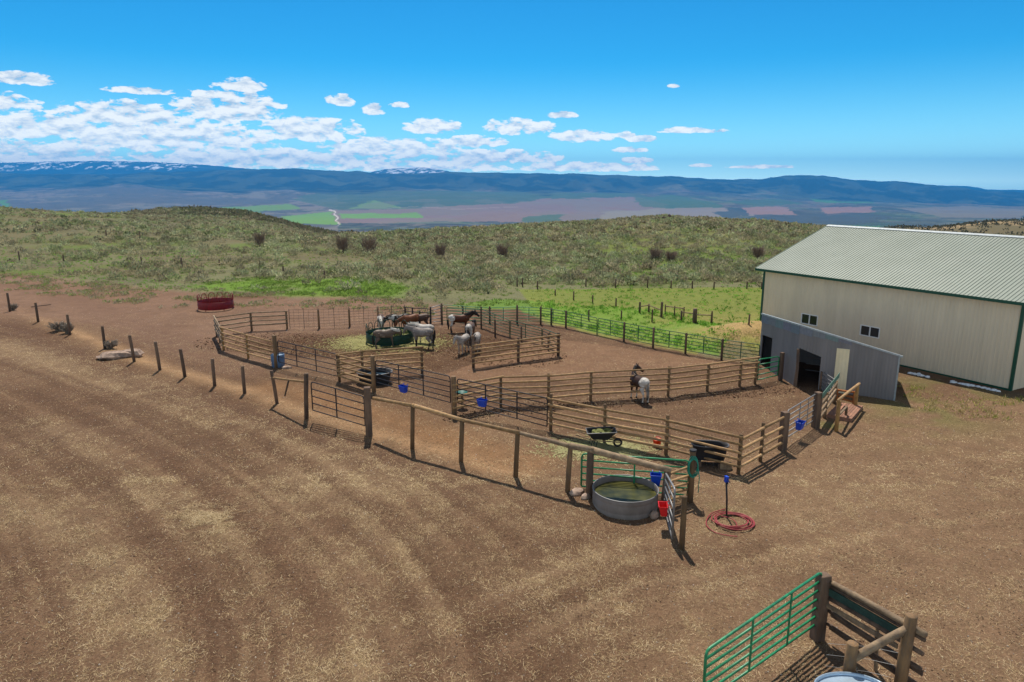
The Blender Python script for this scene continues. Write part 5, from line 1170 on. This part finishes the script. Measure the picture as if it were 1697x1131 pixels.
def coat(name, base, white=(.62, .58, .54), thr=.5, seed=0, rump=0.0, legs_dark=True, roan=0.0, legwhite=False, head=None, scale=1.6):
    m = D.materials.new(name); m.use_nodes = True; t = NT(m.node_tree); b = t.n['Principled BSDF']; tcn = t.new('ShaderNodeTexCoord')
    mp = t.new('ShaderNodeMapping'); t.l.new(tcn.outputs['Object'], mp.inputs[0]); mp.inputs['Location'].default_value = (seed * 3.1, seed * 1.7, seed * 2.3)
    sp_ = t.new('ShaderNodeSeparateXYZ'); t.l.new(tcn.outputs['Object'], sp_.inputs[0])
    n_ = t.noise(mp.outputs[0], scale, 3, .5)
    v = t.m('SUBTRACT', n_, thr)
    if rump: v = t.m('ADD', v, t.m('MULTIPLY', t.m('SUBTRACT', t.m('MULTIPLY', sp_.outputs[0], -1.0), .28), rump))
    patch = t.m('MULTIPLY', v, 14.0, clamp=True)
    c_ = t.mix(patch, base, white)
    if roan:
        c_ = t.mix(t.m('MULTIPLY', t.ramp(t.noise(mp.outputs[0], 9, 5, .7), [(.35, 0.), (.7, 1.)]), roan), c_, tuple(x * .45 for x in white))
    if legs_dark or legwhite:
        lg = t.m('MULTIPLY', t.m('SUBTRACT', .62 if not legwhite else .5, sp_.outputs[2]), 6.0, clamp=True)
        c_ = t.mix(lg, c_, (.02, .015, .013) if legs_dark else (.6, .57, .53))
    if head is not None:
        hd = t.m('MULTIPLY', t.m('SUBTRACT', sp_.outputs[0], .78), 9.0, clamp=True); c_ = t.mix(hd, c_, head)
    hf = t.m('MULTIPLY', t.m('SUBTRACT', .10, sp_.outputs[2]), 60.0, clamp=True); c_ = t.mix(hf, c_, (.03, .022, .018))
    c_ = t.mix(t.m('MULTIPLY', t.noise(mp.outputs[0], 14, 4, .6), .35), c_, (.03, .02, .015))
    t.l.new(c_, b.inputs['Base Color']); b.inputs['Roughness'].default_value = .55; b.inputs['Specular IOR Level'].default_value = .25
    return m
def make_horse(p, rz, label, body_m, hair_m, neck=20, head=-40, turn=0, scale=1.0, step=(0, 0, 0, 0), tail_m=None):
    """+X is the nose end. neck: pitch of the neck in degrees; head: pitch of the face; turn: yaw of neck and head"""
    ro = thing('horse', p, label, 'horse', 'horses in the corral', rz)
    mb = MB()
    sweep(mb, [(-.80, 0, 1.06), (-.76, 0, 1.12), (-.64, 0, 1.14), (-.46, 0, 1.13), (-.2, 0, 1.09), (.08, 0, 1.05), (.32, 0, 1.06), (.52, 0, 1.10), (.66, 0, 1.14), (.74, 0, 1.16)],
          [(.07, .1), (.17, .2), (.25, .27), (.285, .30), (.285, .30), (.29, .31), (.275, .33), (.235, .31), (.17, .25), (.09, .15)])
    nk = math.radians(neck); ty = math.radians(turn); P = Vector((.50, 0, 1.18)); Pn = [P]; NR = [(.15, .27)]
    for i in range(1, 6):
        f = i / 5; ang = nk * (.6 + .4 * f) if True else nk; yw = ty * f * .8
        P = P + Vector((math.cos(ang) * math.cos(yw), math.cos(ang) * math.sin(yw), math.sin(ang))) * .145; Pn.append(P); NR.append((.14 - .055 * f, .25 - .115 * f))
    sweep(mb, Pn, NR)
    poll = Pn[-1]; hd = math.radians(head); dv = Vector((math.cos(hd) * math.cos(ty), math.cos(hd) * math.sin(ty), math.sin(hd)))
    upv = Vector((-math.sin(hd) * math.cos(ty), -math.sin(hd) * math.sin(ty), math.cos(hd)))
    Hp = [poll - dv * .10, poll - dv * .02, poll + dv * .12 - upv * .01, poll + dv * .28 - upv * .02, poll + dv * .42 - upv * .035, poll + dv * .52 - upv * .05, poll + dv * .57 - upv * .055]
    sweep(mb, Hp, [(.06, .07), (.095, .12), (.105, .145), (.085, .115), (.062, .082), (.068, .078), (.045, .05)])
    sd_ = Vector((-math.sin(ty), math.cos(ty), 0))
    for s in (-1, 1): e0 = poll + sd_ * s * .065 + upv * .08; mb.tube([e0, e0 + upv * .08 - dv * .02 + sd_ * s * .015, e0 + upv * .17 - dv * .03], [.035, .038, .008], 8)
    for k, s in ((0, 1), (1, -1)):
        st = step[k] * .01; mb_p = [(.46, s * .13, 1.12), (.47, s * .165, .9), (.46 + st * .3, s * .155, .70), (.46 + st * .6, s * .15, .46), (.45 + st * .8, s * .15, .40), (.45 + st, s * .15, .17), (.47 + st, s * .15, .10), (.49 + st, s * .15, .0)]
        sweep(mb, mb_p, [(.10, .17), (.095, .14), (.068, .085), (.050, .055), (.042, .045), (.036, .038), (.045, .05), (.06, .068)], 10)
    for k, s in ((2, 1), (3, -1)):
        st = step[k] * .01; mb_p = [(-.52, s * .12, 1.16), (-.52, s * .165, .98), (-.50, s * .16, .80), (-.60 + st * .4, s * .145, .64), (-.70 + st * .7, s * .14, .50), (-.69 + st * .8, s * .14, .42), (-.67 + st, s * .14, .18), (-.65 + st, s * .14, .10), (-.62 + st, s * .14, .0)]
        sweep(mb, mb_p, [(.12, .22), (.115, .24), (.09, .175), (.058, .10), (.046, .072), (.038, .052), (.037, .04), (.046, .05), (.06, .068)], 10)
    bo = remeshed(mb, .026, 'body', body_m); bo.parent = ro
    # mane and tail
    mm = MB(); 
    for i in range(len(Pn) - 1):
        for q in (0, .5):
            a = Pn[i].lerp(Pn[i + 1], q); r_ = NR[i][1] * (1 - q) + NR[i + 1][1] * q; dn = (Pn[i + 1] - Pn[i]).normalized(); sdn = dn.cross(Vector((0, 0, 1))).normalized(); un = sdn.cross(dn)
            mm.blob(a + un * (r_ * .92) + sdn * .03, .075, .045, .10, 7, .15)
            mm.blob(a + un * (r_ * .55) + sdn * (.09 + .0 * i), .07, .04, .12, 7, .15)
    mm.blob(poll + upv * .12 + dv * .04, .07, .05, .06, 7, .1)
    mo = remeshed(mm, .022, 'mane', hair_m, 1); mo.parent = ro
    tm = MB(); sweep(tm, [(-.76, 0, 1.24), (-.86, 0, 1.16), (-.90, .01, .98), (-.89, .0, .72), (-.87, -.01, .48), (-.86, 0, .30), (-.85, 0, .22)], [(.035, .04), (.05, .05), (.07, .06), (.085, .07), (.08, .065), (.05, .04), (.015, .015)], 10)
    to = remeshed(tm, .02, 'tail', tail_m or hair_m, 1); to.parent = ro
    em = MB()
    for s in (-1, 1): em.blob(poll + dv * .14 + sd_ * s * .098 + upv * .045, .02, .02, .02, 8, 0)
    em.build('eye', M['rubber'], ro, True, local=True)
    ro.scale = (scale * .87,) * 3
    return ro
HB = mat('black_hair', (.014, .011, .01), .7); HW = mat('white_hair', (.55, .52, .47), .7); HR = mat('grey_hair', (.10, .085, .08), .7)
BAY = (.10, .030, .012); CH = (.17, .055, .02); DK = (.022, .014, .011); GREY = (.40, .35, .33)
def hp3(px, py): v = gnd(px, py); return Vector((v.x, v.y, v.z))
def deg(d): return math.radians(d)
# the lone pinto seen from behind, head turned right
make_horse(hp3(1058, 664), deg(112), 'lone dark bay pinto with white rump seen from behind by the paddock poles', coat('pinto_dark_coat', (.045, .020, .014), thr=.66, seed=1, rump=1.15, legs_dark=False, legwhite=True, scale=1.1, head=(.03, .016, .012)), HB, neck=46, head=-28, turn=-88, scale=1.04, step=(4, -3, 2, -5), tail_m=mat('two_tone_tail', (.30, .28, .26), .7, col2=(.02, .02, .02), vscale=3))
# around the feeder
make_horse(hp3(638, 577), deg(30), 'brown and white pinto feeding at the near left side of the green feeder', coat('pinto_taupe_coat', (.14, .095, .07), white=(.42, .37, .32), thr=.62, seed=4, rump=0, legs_dark=False, roan=.5, scale=2.0), HW, neck=-8, head=-62, turn=10, step=(0, 12, 6, -8), tail_m=HB)
make_horse(hp3(700, 577), deg(155), 'grey roan horse standing sideways at the near right side of the feeder', coat('roan_coat', (.25, .215, .205), white=(.36, .32, .30), thr=.5, seed=6, roan=.6, legs_dark=True), HR, neck=14, head=-48, turn=-6, scale=1.1, step=(-6, 8, 6, -10), tail_m=HB)
make_horse(hp3(703, 569), deg(155), 'white horse half hidden behind the grey roan', coat('white_coat', (.42, .38, .34), thr=.5, seed=7, roan=.25, legs_dark=False), HW, neck=6, head=-50, turn=0, scale=1.06, step=(6, -6, 0, 8), tail_m=HB)
make_horse(hp3(632, 551), deg(-80), 'white and brown pinto facing the camera across the feeder', coat('pinto_light_coat', (.10, .05, .03), white=(.62, .58, .52), thr=.42, seed=9, legs_dark=False), HW, neck=-4, head=-70, turn=5, scale=1.0)
make_horse(hp3(664, 549), deg(-152), 'black and white pinto feeding at the far side of the feeder', coat('pinto_black_coat', (.02, .017, .016), white=(.62, .6, .56), thr=.50, seed=11, legs_dark=True, scale=1.9), HB, neck=0, head=-60, turn=0, scale=1.0)
make_horse(hp3(680, 551), deg(-140), 'chestnut horse with lowered head at the back right of the feeder', coat('chestnut_coat', CH, thr=.72, seed=12, legs_dark=False), HB, neck=-12, head=-62, turn=8, scale=1.04)
make_horse(hp3(696, 548), deg(-165), 'brown horse behind the white one at the feeder', coat('brown_coat', (.09, .05, .035), thr=.66, seed=13, legs_dark=True), HB, neck=0, head=-55, turn=0, scale=.98)
# right-hand group
make_horse(hp3(762, 551), deg(12), 'bay pinto with black legs standing sideways by the back panels', coat('bay_pinto_coat', BAY, thr=.66, seed=15, rump=.9, legs_dark=True, head=(.02, .013, .011)), HB, neck=36, head=-36, turn=4, scale=1.06, step=(2, -6, 4, -4))
make_horse(hp3(780, 566), deg(82), 'pale-rumped brown pinto standing end-on between the white pair and bay', coat('pinto_rump_coat', (.13, .075, .05), white=(.55, .5, .45), thr=.54, seed=16, rump=.6, legs_dark=True), HB, neck=8, head=-50, turn=-12, scale=1.04)
make_horse(hp3(768, 586), deg(-112), 'white horse facing the camera left of the dark divider post', coat('white_front_coat', (.40, .35, .31), white=(.48, .44, .40), thr=.5, seed=17, roan=.35, legs_dark=False), HR, neck=30, head=-58, turn=-12, scale=.95, step=(3, -3, 0, 0))
make_horse(hp3(790, 583), deg(-95), 'pale horse with a dark head partly hidden by the divider post', coat('pale_dark_head_coat', (.34, .29, .25), white=(.45, .40, .36), thr=.5, seed=18, roan=.35, legs_dark=False, head=(.04, .025, .02)), HB, neck=5, head=-60, turn=-25, scale=.95)
# ================================================================== LEAFLESS SHRUBS
def shrub(px, py, h, w_, label, name='bare_shrub', m='bark', twigs=230, cat='shrub', grp=None, col=None):
    p = gnd(px, py); b = MB(); st = MB()
    for k in range(9):
        a = rnd.random() * 6.28; st.tube([(0, 0, -.1), (math.cos(a) * w_ * .16, math.sin(a) * w_ * .16, h * .4), (math.cos(a) * w_ * .3, math.sin(a) * w_ * .3, h * .75)], [.07, .045, .02], 5)
    for k in range(twigs):
        a = rnd.random() * 6.28; el_ = rnd.uniform(.55, 1.3); r0 = rnd.uniform(.05, .5); s0 = Vector((math.cos(a) * w_ * .5 * r0, math.sin(a) * w_ * .5 * r0, h * rnd.uniform(.12, .6)))
        d = Vector((math.cos(a) * w_ * .5, math.sin(a) * w_ * .5, h * el_)).normalized() * rnd.uniform(.25, .55) * h
        b.tube([s0, s0 + d * .5 + Vector((rnd.uniform(-.1, .1), rnd.uniform(-.1, .1), rnd.uniform(-.05, .1))), s0 + d], [.028, .02, .008], 3, cap=False)
    ro = thing(name, p, label, cat, grp); st.build('stem', M[m], ro, local=True); b.build('twigs', M[m], ro, local=True); return ro
M['twig'] = mat('purple_brown_twig', (.27, .19, .15), .9, var=.3)
for (x, y, h, w_, l) in ((431, 409, 2.5, 2.4, 'standing alone on the left slope'), (568, 419, 3.0, 2.9, 'left of the two close together'), (612, 420, 3.0, 4.0, 'widest, right of the two close together'),
                         (730, 428, 2.3, 2.2, 'alone below the valley fields'), (832, 429, 2.3, 2.3, 'alone below the foot of the green hill'), (1086, 434, 2.0, 2.3, 'left of the pair on the green hill'), (1112, 434, 1.6, 2.1, 'right of the pair on the green hill'), (1256, 431, 2.1, 2.4, 'nearest the barn roof')):
    shrub(x, y, h, w_, 'leafless brown shrub ' + l, m='twig', grp='leafless shrubs on the hillside')
M['sagetwig'] = mat('grey_sage_twig', (.25, .21, .17), .9, var=.3)
for (x, y, h, w_, l) in ((97, 549, .75, 1.7, 'between second and third bare posts'), (112, 553, .8, 1.2, 'round the third bare post'), (184, 578, .6, 1.3, 'behind the pink rock'), (22, 515, .6, 1.0, 'at the first bare post')):
    shrub(x, y, h, w_, 'grey dry sagebrush ' + l, name='sagebrush', m='sagetwig', twigs=160, grp='dry sagebrush in the post row')
# ================================================================== GROUND COVER (uncountable)
rng = np.random.default_rng(5)
def scatter(n, region):
    out = []
    while len(out) < n: pass
def card_cloud(name, pts, size, hgt_, leaves, lw, ll, cols, label=None, upright=.5, roughm=.9, shell=True):
    """clumps of leaf-sized faces at pts; every leaf one quad with its own direction"""
    n = len(pts); K = leaves; c = np.repeat(pts, K, 0); sz = np.repeat(size, K); hh_ = np.repeat(hgt_, K)
    th = rng.random(n * K) * 2 * np.pi; u = rng.random(n * K); rad = (.35 + .65 * np.sqrt(rng.random(n * K))) * sz; ph = np.arccos(1 - u)
    o = np.stack([np.cos(th) * np.sin(ph) * rad, np.sin(th) * np.sin(ph) * rad, np.cos(ph) * rad / sz * hh_ * 1.0], -1) if shell else np.stack([np.cos(th) * rad, np.sin(th) * rad, np.zeros(n * K)], -1)
    pc_ = c + o
    d = o / (np.linalg.norm(o, axis=1, keepdims=True) + 1e-6) + rng.normal(0, .55, (n * K, 3)); d[:, 2] = np.abs(d[:, 2]) + upright; d /= np.linalg.norm(d, axis=1, keepdims=True)
    s_ = np.cross(d, rng.normal(0, 1, (n * K, 3))); s_ /= np.linalg.norm(s_, axis=1, keepdims=True)
    L = (ll * (.6 + .8 * rng.random(n * K)))[:, None] * (np.repeat(size, K) / np.mean(size))[:, None]; Wd = (lw * (.6 + .8 * rng.random(n * K)))[:, None] * (np.repeat(size, K) / np.mean(size))[:, None]
    V = np.stack([pc_ - s_ * Wd, pc_ + s_ * Wd, pc_ + s_ * Wd * .5 + d * L, pc_ - s_ * Wd * .5 + d * L], 1).reshape(-1, 3)
    Fq = np.arange(n * K * 4).reshape(-1, 4); cc = np.repeat(np.repeat(cols, K, 0) * (.75 + .5 * rng.random((n * K, 1))), 4, 0)
    m = leaf_mat(name + '_leaf'); ob = npmesh(name, V, Fq, m, cc); return tag(ob, label, None, None, 'stuff')
def zone_pts(n, fn, y0, y1, xr=1.0):
    """uniform over the ground in a fan in front of the viewpoint"""
    Ys = y0 + (y1 - y0) * rng.random(n) ** .85; Xs = (rng.random(n) * 2 - 1) * (Ys * .86 + 12) * xr; Zs = zground(Xs, Ys); PX_, PY_ = proj(Xs, Ys, Zs); k = fn(Xs, Ys, PX_, PY_)
    return np.stack([Xs, Ys, Zs], -1)[k], PX_[k], PY_[k]
vl = lambda px: ip(px, [(-2000, 450), (0, 452), (60, 452), (130, 462), (330, 478), (480, 486), (620, 500), (720, 505), (790, 500), (830, 482), (860, 474), (1300, 474), (3000, 474)])
def blocked(X, Y):   # inside barn or shed footprints
    vx, vy = X - bA.x, Y - bA.y; s = vx * bd.x + vy * bd.y; q = vx * bn_.x + vy * bn_.y; a = (s > -.5) & (s < BL_ + .5) & (q > -.8) & (q < BW + .5)
    return a | inpoly(X, Y, [(p.x, p.y) for p in (sR, sK, sL, bL, bK, bR)])
def sagefn(X, Y, px, py):
    dn = fbm(X / 9, Y / 9, 4, 91) * .55 + fbm(X / 30, Y / 30, 3, 92) * .45; dens = sm(.36, .56, dn) * .95 + .05
    right = sm(640, 860, px) * (px < 1400); dens = np.clip(dens + right * .35, 0, 1); dens = dens * np.where((px < 620) & (py < 450) & (Y < 250), .45, 1)
    near = np.maximum(sm(0, 30, vl(px) - py), (px > 830) * 1.0); dens *= .35 + .65 * near
    green = (px > 340) & (px < 860) & (py > 462); green = (px > 340) & (px < 680) & (py > 462); dens = np.where(green, dens * .25, dens)
    return (py < vl(px) + (fbm(X / 4, Y / 4, 3, 93) - .5) * 14) & (rng.random(len(X)) < dens) & ~blocked(X, Y)
SAGE = np.array([(.34, .37, .25), (.41, .41, .30), (.30, .28, .20), (.28, .32, .18), (.34, .31, .24)])
def sagecol(n, px, py):
    br = (rng.random(n) < sm(.42, .62, fbm(px / 60, py / 11, 3, 99)) * .55)[:, None]; c = np.where(br, np.array([[.37, .32, .25]]), SAGE[rng.integers(0, 5, n)]) * (.62 + .48 * rng.random((n, 1))) * np.where(rng.random((n, 1)) < .10, .6, 1) * np.array([[1.0, 1.03, .84]]); return c
    c = SAGE[rng.integers(0, 5, n)] * (.6 + .55 * rng.random((n, 1))) * np.where(rng.random((n, 1)) < .12, .6, 1); return c
P_, px_, py_ = zone_pts(12500, sagefn, 58, 130); n = len(P_); sz = .28 + .75 * rng.random(n) ** 2.2; card_cloud('sagebrush_cover', P_, sz, sz * .85, 70, .04, .14, sagecol(n, px_, py_))
P_, px_, py_ = zone_pts(32000, sagefn, 125, 270); n = len(P_); sz = .30 + .55 * rng.random(n) ** 2; card_cloud('far_sagebrush_cover', P_, sz, sz * .85, 26, .09, .24, sagecol(n, px_, py_))
hillfn = lambda X, Y, px, py: (px > -100) & (px < 620) & (rng.random(len(X)) < .95)
P_, px_, py_ = zone_pts(16000, hillfn, 262, 430); n = len(P_); sz = .6 + .7 * rng.random(n); card_cloud('hill_sagebrush_cover', P_, sz, sz * .85, 12, .18, .42, sagecol(n, px_, py_) * np.where((px_ > 300)[:, None], .5, .75))
hillfn2 = lambda X, Y, px, py: (px > 1380)
P_, px_, py_ = zone_pts(9000, hillfn2, 450, 900); n = len(P_); sz = 1.2 + 1.4 * rng.random(n); card_cloud('distant_scrub', P_, sz, sz * .8, 8, .4, .8, np.array([(.075, .075, .045)]) * (.7 + .6 * rng.random((n, 1))))
# weeds and grass
def grassfn(X, Y, px, py):
    g1 = inpoly(px, py, [(330, 470), (420, 460), (560, 458), (640, 466), (680, 480), (640, 492), (540, 492), (430, 488)])
    g2 = inpoly(px, py, [(740, 508), (830, 496), (900, 500), (1090, 515), (1230, 548), (1185, 585), (1080, 574), (990, 552), (930, 535), (900, 528), (800, 512)])
    g3 = inpoly(px, py, [(880, 482), (1262, 480), (1262, 540), (1000, 515), (880, 500)])
    return ((g1 & (rng.random(len(X)) < sm(.30, .55, fbm(X / 3, Y / 3, 4, 97)))) | (g2 & (rng.random(len(X)) < .7 * sm(.3, .55, fbm(X / 3, Y / 3, 4, 98)))) | (g3 & (rng.random(len(X)) < .12)) | ((py < vl(px) + 12) & (rng.random(len(X)) < .10))) & ~blocked(X, Y)
P_, px_, py_ = zone_pts(90000, grassfn, 42, 110, .9); n = len(P_); br_ = ((px_ > 330) & (px_ < 900))[:, None]
gc = np.where(br_, np.array([[.20, .30, .065]]), np.array([[.17, .36, .045]])) * (.6 + .7 * rng.random((n, 1))); gc = gc * (1 - .4 * (rng.random((n, 1)) < .15))
card_cloud('pasture_grass', P_, .10 + .12 * rng.random(n), .05 + .09 * rng.random(n), 10, .022, .11, gc, upright=.7)
lotfn = lambda X, Y, px, py: inpoly(px, py, [(0, 455), (330, 478), (640, 494), (720, 505), (720, 530), (560, 512), (430, 512), (300, 515), (100, 495), (0, 480)]) & (fbm(X / 2.0, Y / 2.0, 4, 95) > .50)
P_, px_, py_ = zone_pts(30000, lotfn, 50, 90); n = len(P_); card_cloud('weedy_tufts', P_, .15 + .2 * rng.random(n), .1 + .14 * rng.random(n), 14, .03, .1, np.array([(.22, .28, .09), (.32, .30, .19), (.30, .24, .15)])[rng.integers(0, 3, n)])
footfn = lambda X, Y, px, py: (inpoly(px, py, [(1180, 560), (1262, 545), (1262, 600), (1195, 596)]) | inpoly(px, py, [(1480, 640), (1697, 655), (1697, 700), (1500, 700)]) & (fbm(X / 1.5, Y / 1.5, 3, 96) > .55)) & ~blocked(X, Y)
P_, px_, py_ = zone_pts(22000, footfn, 26, 50); n = len(P_); card_cloud('bank_grass', P_, .08 + .08 * rng.random(n), .05 + .08 * rng.random(n), 7, .015, .10, np.array([(.42, .33, .15), (.24, .27, .06), (.40, .33, .16)])[rng.integers(0, 3, n)], upright=1.0)
# straw strands lying on the yard
def strands(name, pts, L, wd, cols, lift=.012):
    n = len(pts); a = rng.random(n) * np.pi; bend = rng.normal(0, .28, n); d1_ = np.stack([np.cos(a), np.sin(a), np.zeros(n)], -1); d2_ = np.stack([np.cos(a + bend), np.sin(a + bend), rng.uniform(-.02, .10, n)], -1)
    s1_ = np.stack([-np.sin(a), np.cos(a), np.zeros(n)], -1) * wd[:, None]; s2_ = np.stack([-np.sin(a + bend), np.cos(a + bend), np.zeros(n)], -1) * wd[:, None] * .8; Lh = (L / 2)[:, None]
    p0 = pts + np.array([0, 0, lift]); p1 = p0 + d1_ * Lh + np.array([0, 0, .012]); p2 = p1 + d2_ * Lh
    V = np.stack([p0 - s1_, p0 + s1_, p1 - s1_, p1 + s1_, p2 - s2_, p2 + s2_], 1).reshape(-1, 3); b = np.arange(n)[:, None] * 6
    Fq = np.concatenate([b + np.array([[0, 1, 3, 2]]), b + np.array([[2, 3, 5, 4]])], 0); o = npmesh(name, V, Fq, mat(name + '_stalk', (.3, .3, .2), .8, vcol='tint', spec=.2), np.repeat(cols, 6, 0)); return tag(o, None, None, None, 'stuff')
ui = lambda X, Y: (np.clip(np.searchsorted(rows, Y) - 1, 0, nr - 1), np.clip(np.searchsorted(us, X / (Y + 30 * np.exp(-np.maximum(Y, 0) / 200))) - 1, 0, nc - 1))
def strawpts(n, y0, y1, base=.05):
    Ys = y0 + (y1 - y0) * rng.random(n) ** 1.0; Xs = (rng.random(n) * 2 - 1) * (Ys * .80 + 3); r_, c_ = ui(Xs, Ys); dn = straw[r_, c_] * 1.05 + base * (1 + 1.5 * n_b[r_, c_] * 0) 
    clump = sm(.35, .75, fbm(Xs / .55, Ys / .55, 3, 101)); k = (rng.random(n) < dn * (.25 + 1.3 * clump)) & ~blocked(Xs, Ys); Xs, Ys = Xs[k], Ys[k]; return np.stack([Xs, Ys, zground(Xs, Ys)], -1)
def strawcol(n): return np.array([(.52, .40, .25), (.40, .30, .17), (.62, .52, .36), (.30, .22, .12)])[rng.integers(0, 4, n)] * (.7 + .5 * rng.random((n, 1))) * np.array([[1.0, .96, .86]])
P_ = strawpts(420000, 12, 24); n = len(P_); strands('straw', P_, .03 + .15 * rng.random(n) ** 4, .0016 + .0018 * rng.random(n), strawcol(n))
P_ = strawpts(480000, 23, 56, .05); n = len(P_); strands('far_straw', P_, .04 + .14 * rng.random(n) ** 3.5, .003 + .003 * rng.random(n), strawcol(n))
c_ = g(350, 862); Xs = c_.x + rng.normal(0, .8, 3400); Ys = c_.y + rng.normal(0, .5, 3400) - .4 * (Xs - c_.x); k = fbm(Xs / .4, Ys / .4, 3, 130) > .48; Xs, Ys = Xs[k], Ys[k]; n = len(Xs); P_ = np.stack([Xs, Ys, zground(Xs, Ys) + .03 * rng.random(n)], -1); strands('straw_drift', P_, .05 + .2 * rng.random(n) ** 2, .002 + .002 * rng.random(n), strawcol(n) * .9)
# hay strewn about the feeder and wheelbarrow
Xs = fc.x - .2 + rng.normal(0, 1.55, 9000); Ys = fc.y - .3 + rng.normal(0, 1.0, 9000); P_ = np.stack([Xs, Ys, zground(Xs, Ys)], -1); n = len(P_); strands('strewn_hay', P_, .12 + .2 * rng.random(n), .010 + .008 * rng.random(n), np.array([(.30, .28, .10), (.22, .23, .07), (.36, .32, .14)])[rng.integers(0, 3, n)], .02)
Xs = gnd(994, 741).x + rng.normal(0, 1.0, 3500); Ys = gnd(994, 741).y - .2 + rng.normal(0, .55, 3500); P_ = np.stack([Xs, Ys, zground(Xs, Ys)], -1); n = len(P_); strands('spilled_hay', P_, .1 + .15 * rng.random(n), .007 + .006 * rng.random(n), np.array([(.38, .36, .18), (.28, .28, .12)])[rng.integers(0, 2, n)], .02)
# clods, dung and pebbles
def clods(name, n, y0, y1, s0, s1, fn, col):
    Ys = y0 + (y1 - y0) * rng.random(n); Xs = (rng.random(n) * 2 - 1) * (Ys * .8 + 3); k = fn(Xs, Ys) & ~blocked(Xs, Ys); Xs, Ys = Xs[k], Ys[k]; n = len(Xs); Zs = zground(Xs, Ys); r_ = s0 + (s1 - s0) * rng.random(n) ** 3
    dirs = np.array([(1, 0, 0), (0, 1, 0), (-1, 0, 0), (0, -1, 0), (0, 0, .75), (0, 0, -.5)], float); J = rng.uniform(.6, 1.3, (n, 6, 1)); V = (dirs[None] * J * r_[:, None, None] + np.stack([Xs, Ys, Zs + r_ * .2], -1)[:, None]).reshape(-1, 3)
    tri = np.array([(0, 1, 4), (1, 2, 4), (2, 3, 4), (3, 0, 4), (1, 0, 5), (2, 1, 5), (3, 2, 5), (0, 3, 5)]); Fq = (np.arange(n)[:, None, None] * 6 + tri[None]).reshape(-1, 3)
    cols = np.repeat(np.array([col]) * (.6 + .8 * rng.random((n, 1))), 6, 0); o = npmesh(name, V, Fq, mat(name + '_earth', (.1, .1, .1), .95, vcol='tint', spec=.1), cols, tris=True); tag(o, None, None, None, 'stuff')
clods('soil_clods', 110000, 12, 34, .005, .026, lambda X, Y: rng.random(len(X)) < .2 + .8 * (fbm(X / 1.2, Y / 1.2, 3, 111) > .55), (.14, .088, .058))
penf = lambda X, Y: (dline(X, Y, [gxy(*p) for p in ((400, 565), (600, 575), (760, 570), (860, 590))]) < 3.0) | (dline(X, Y, [gxy(*p) for p in ((755, 692), (910, 674), (1100, 664), (1320, 645))]) < .7)
clods('dung_clods', 110000, 28, 60, .015, .06, penf, (.08, .045, .028))
clods('pale_pebbles', 14000, 12, 60, .01, .03, lambda X, Y: X == X, (.42, .36, .30))
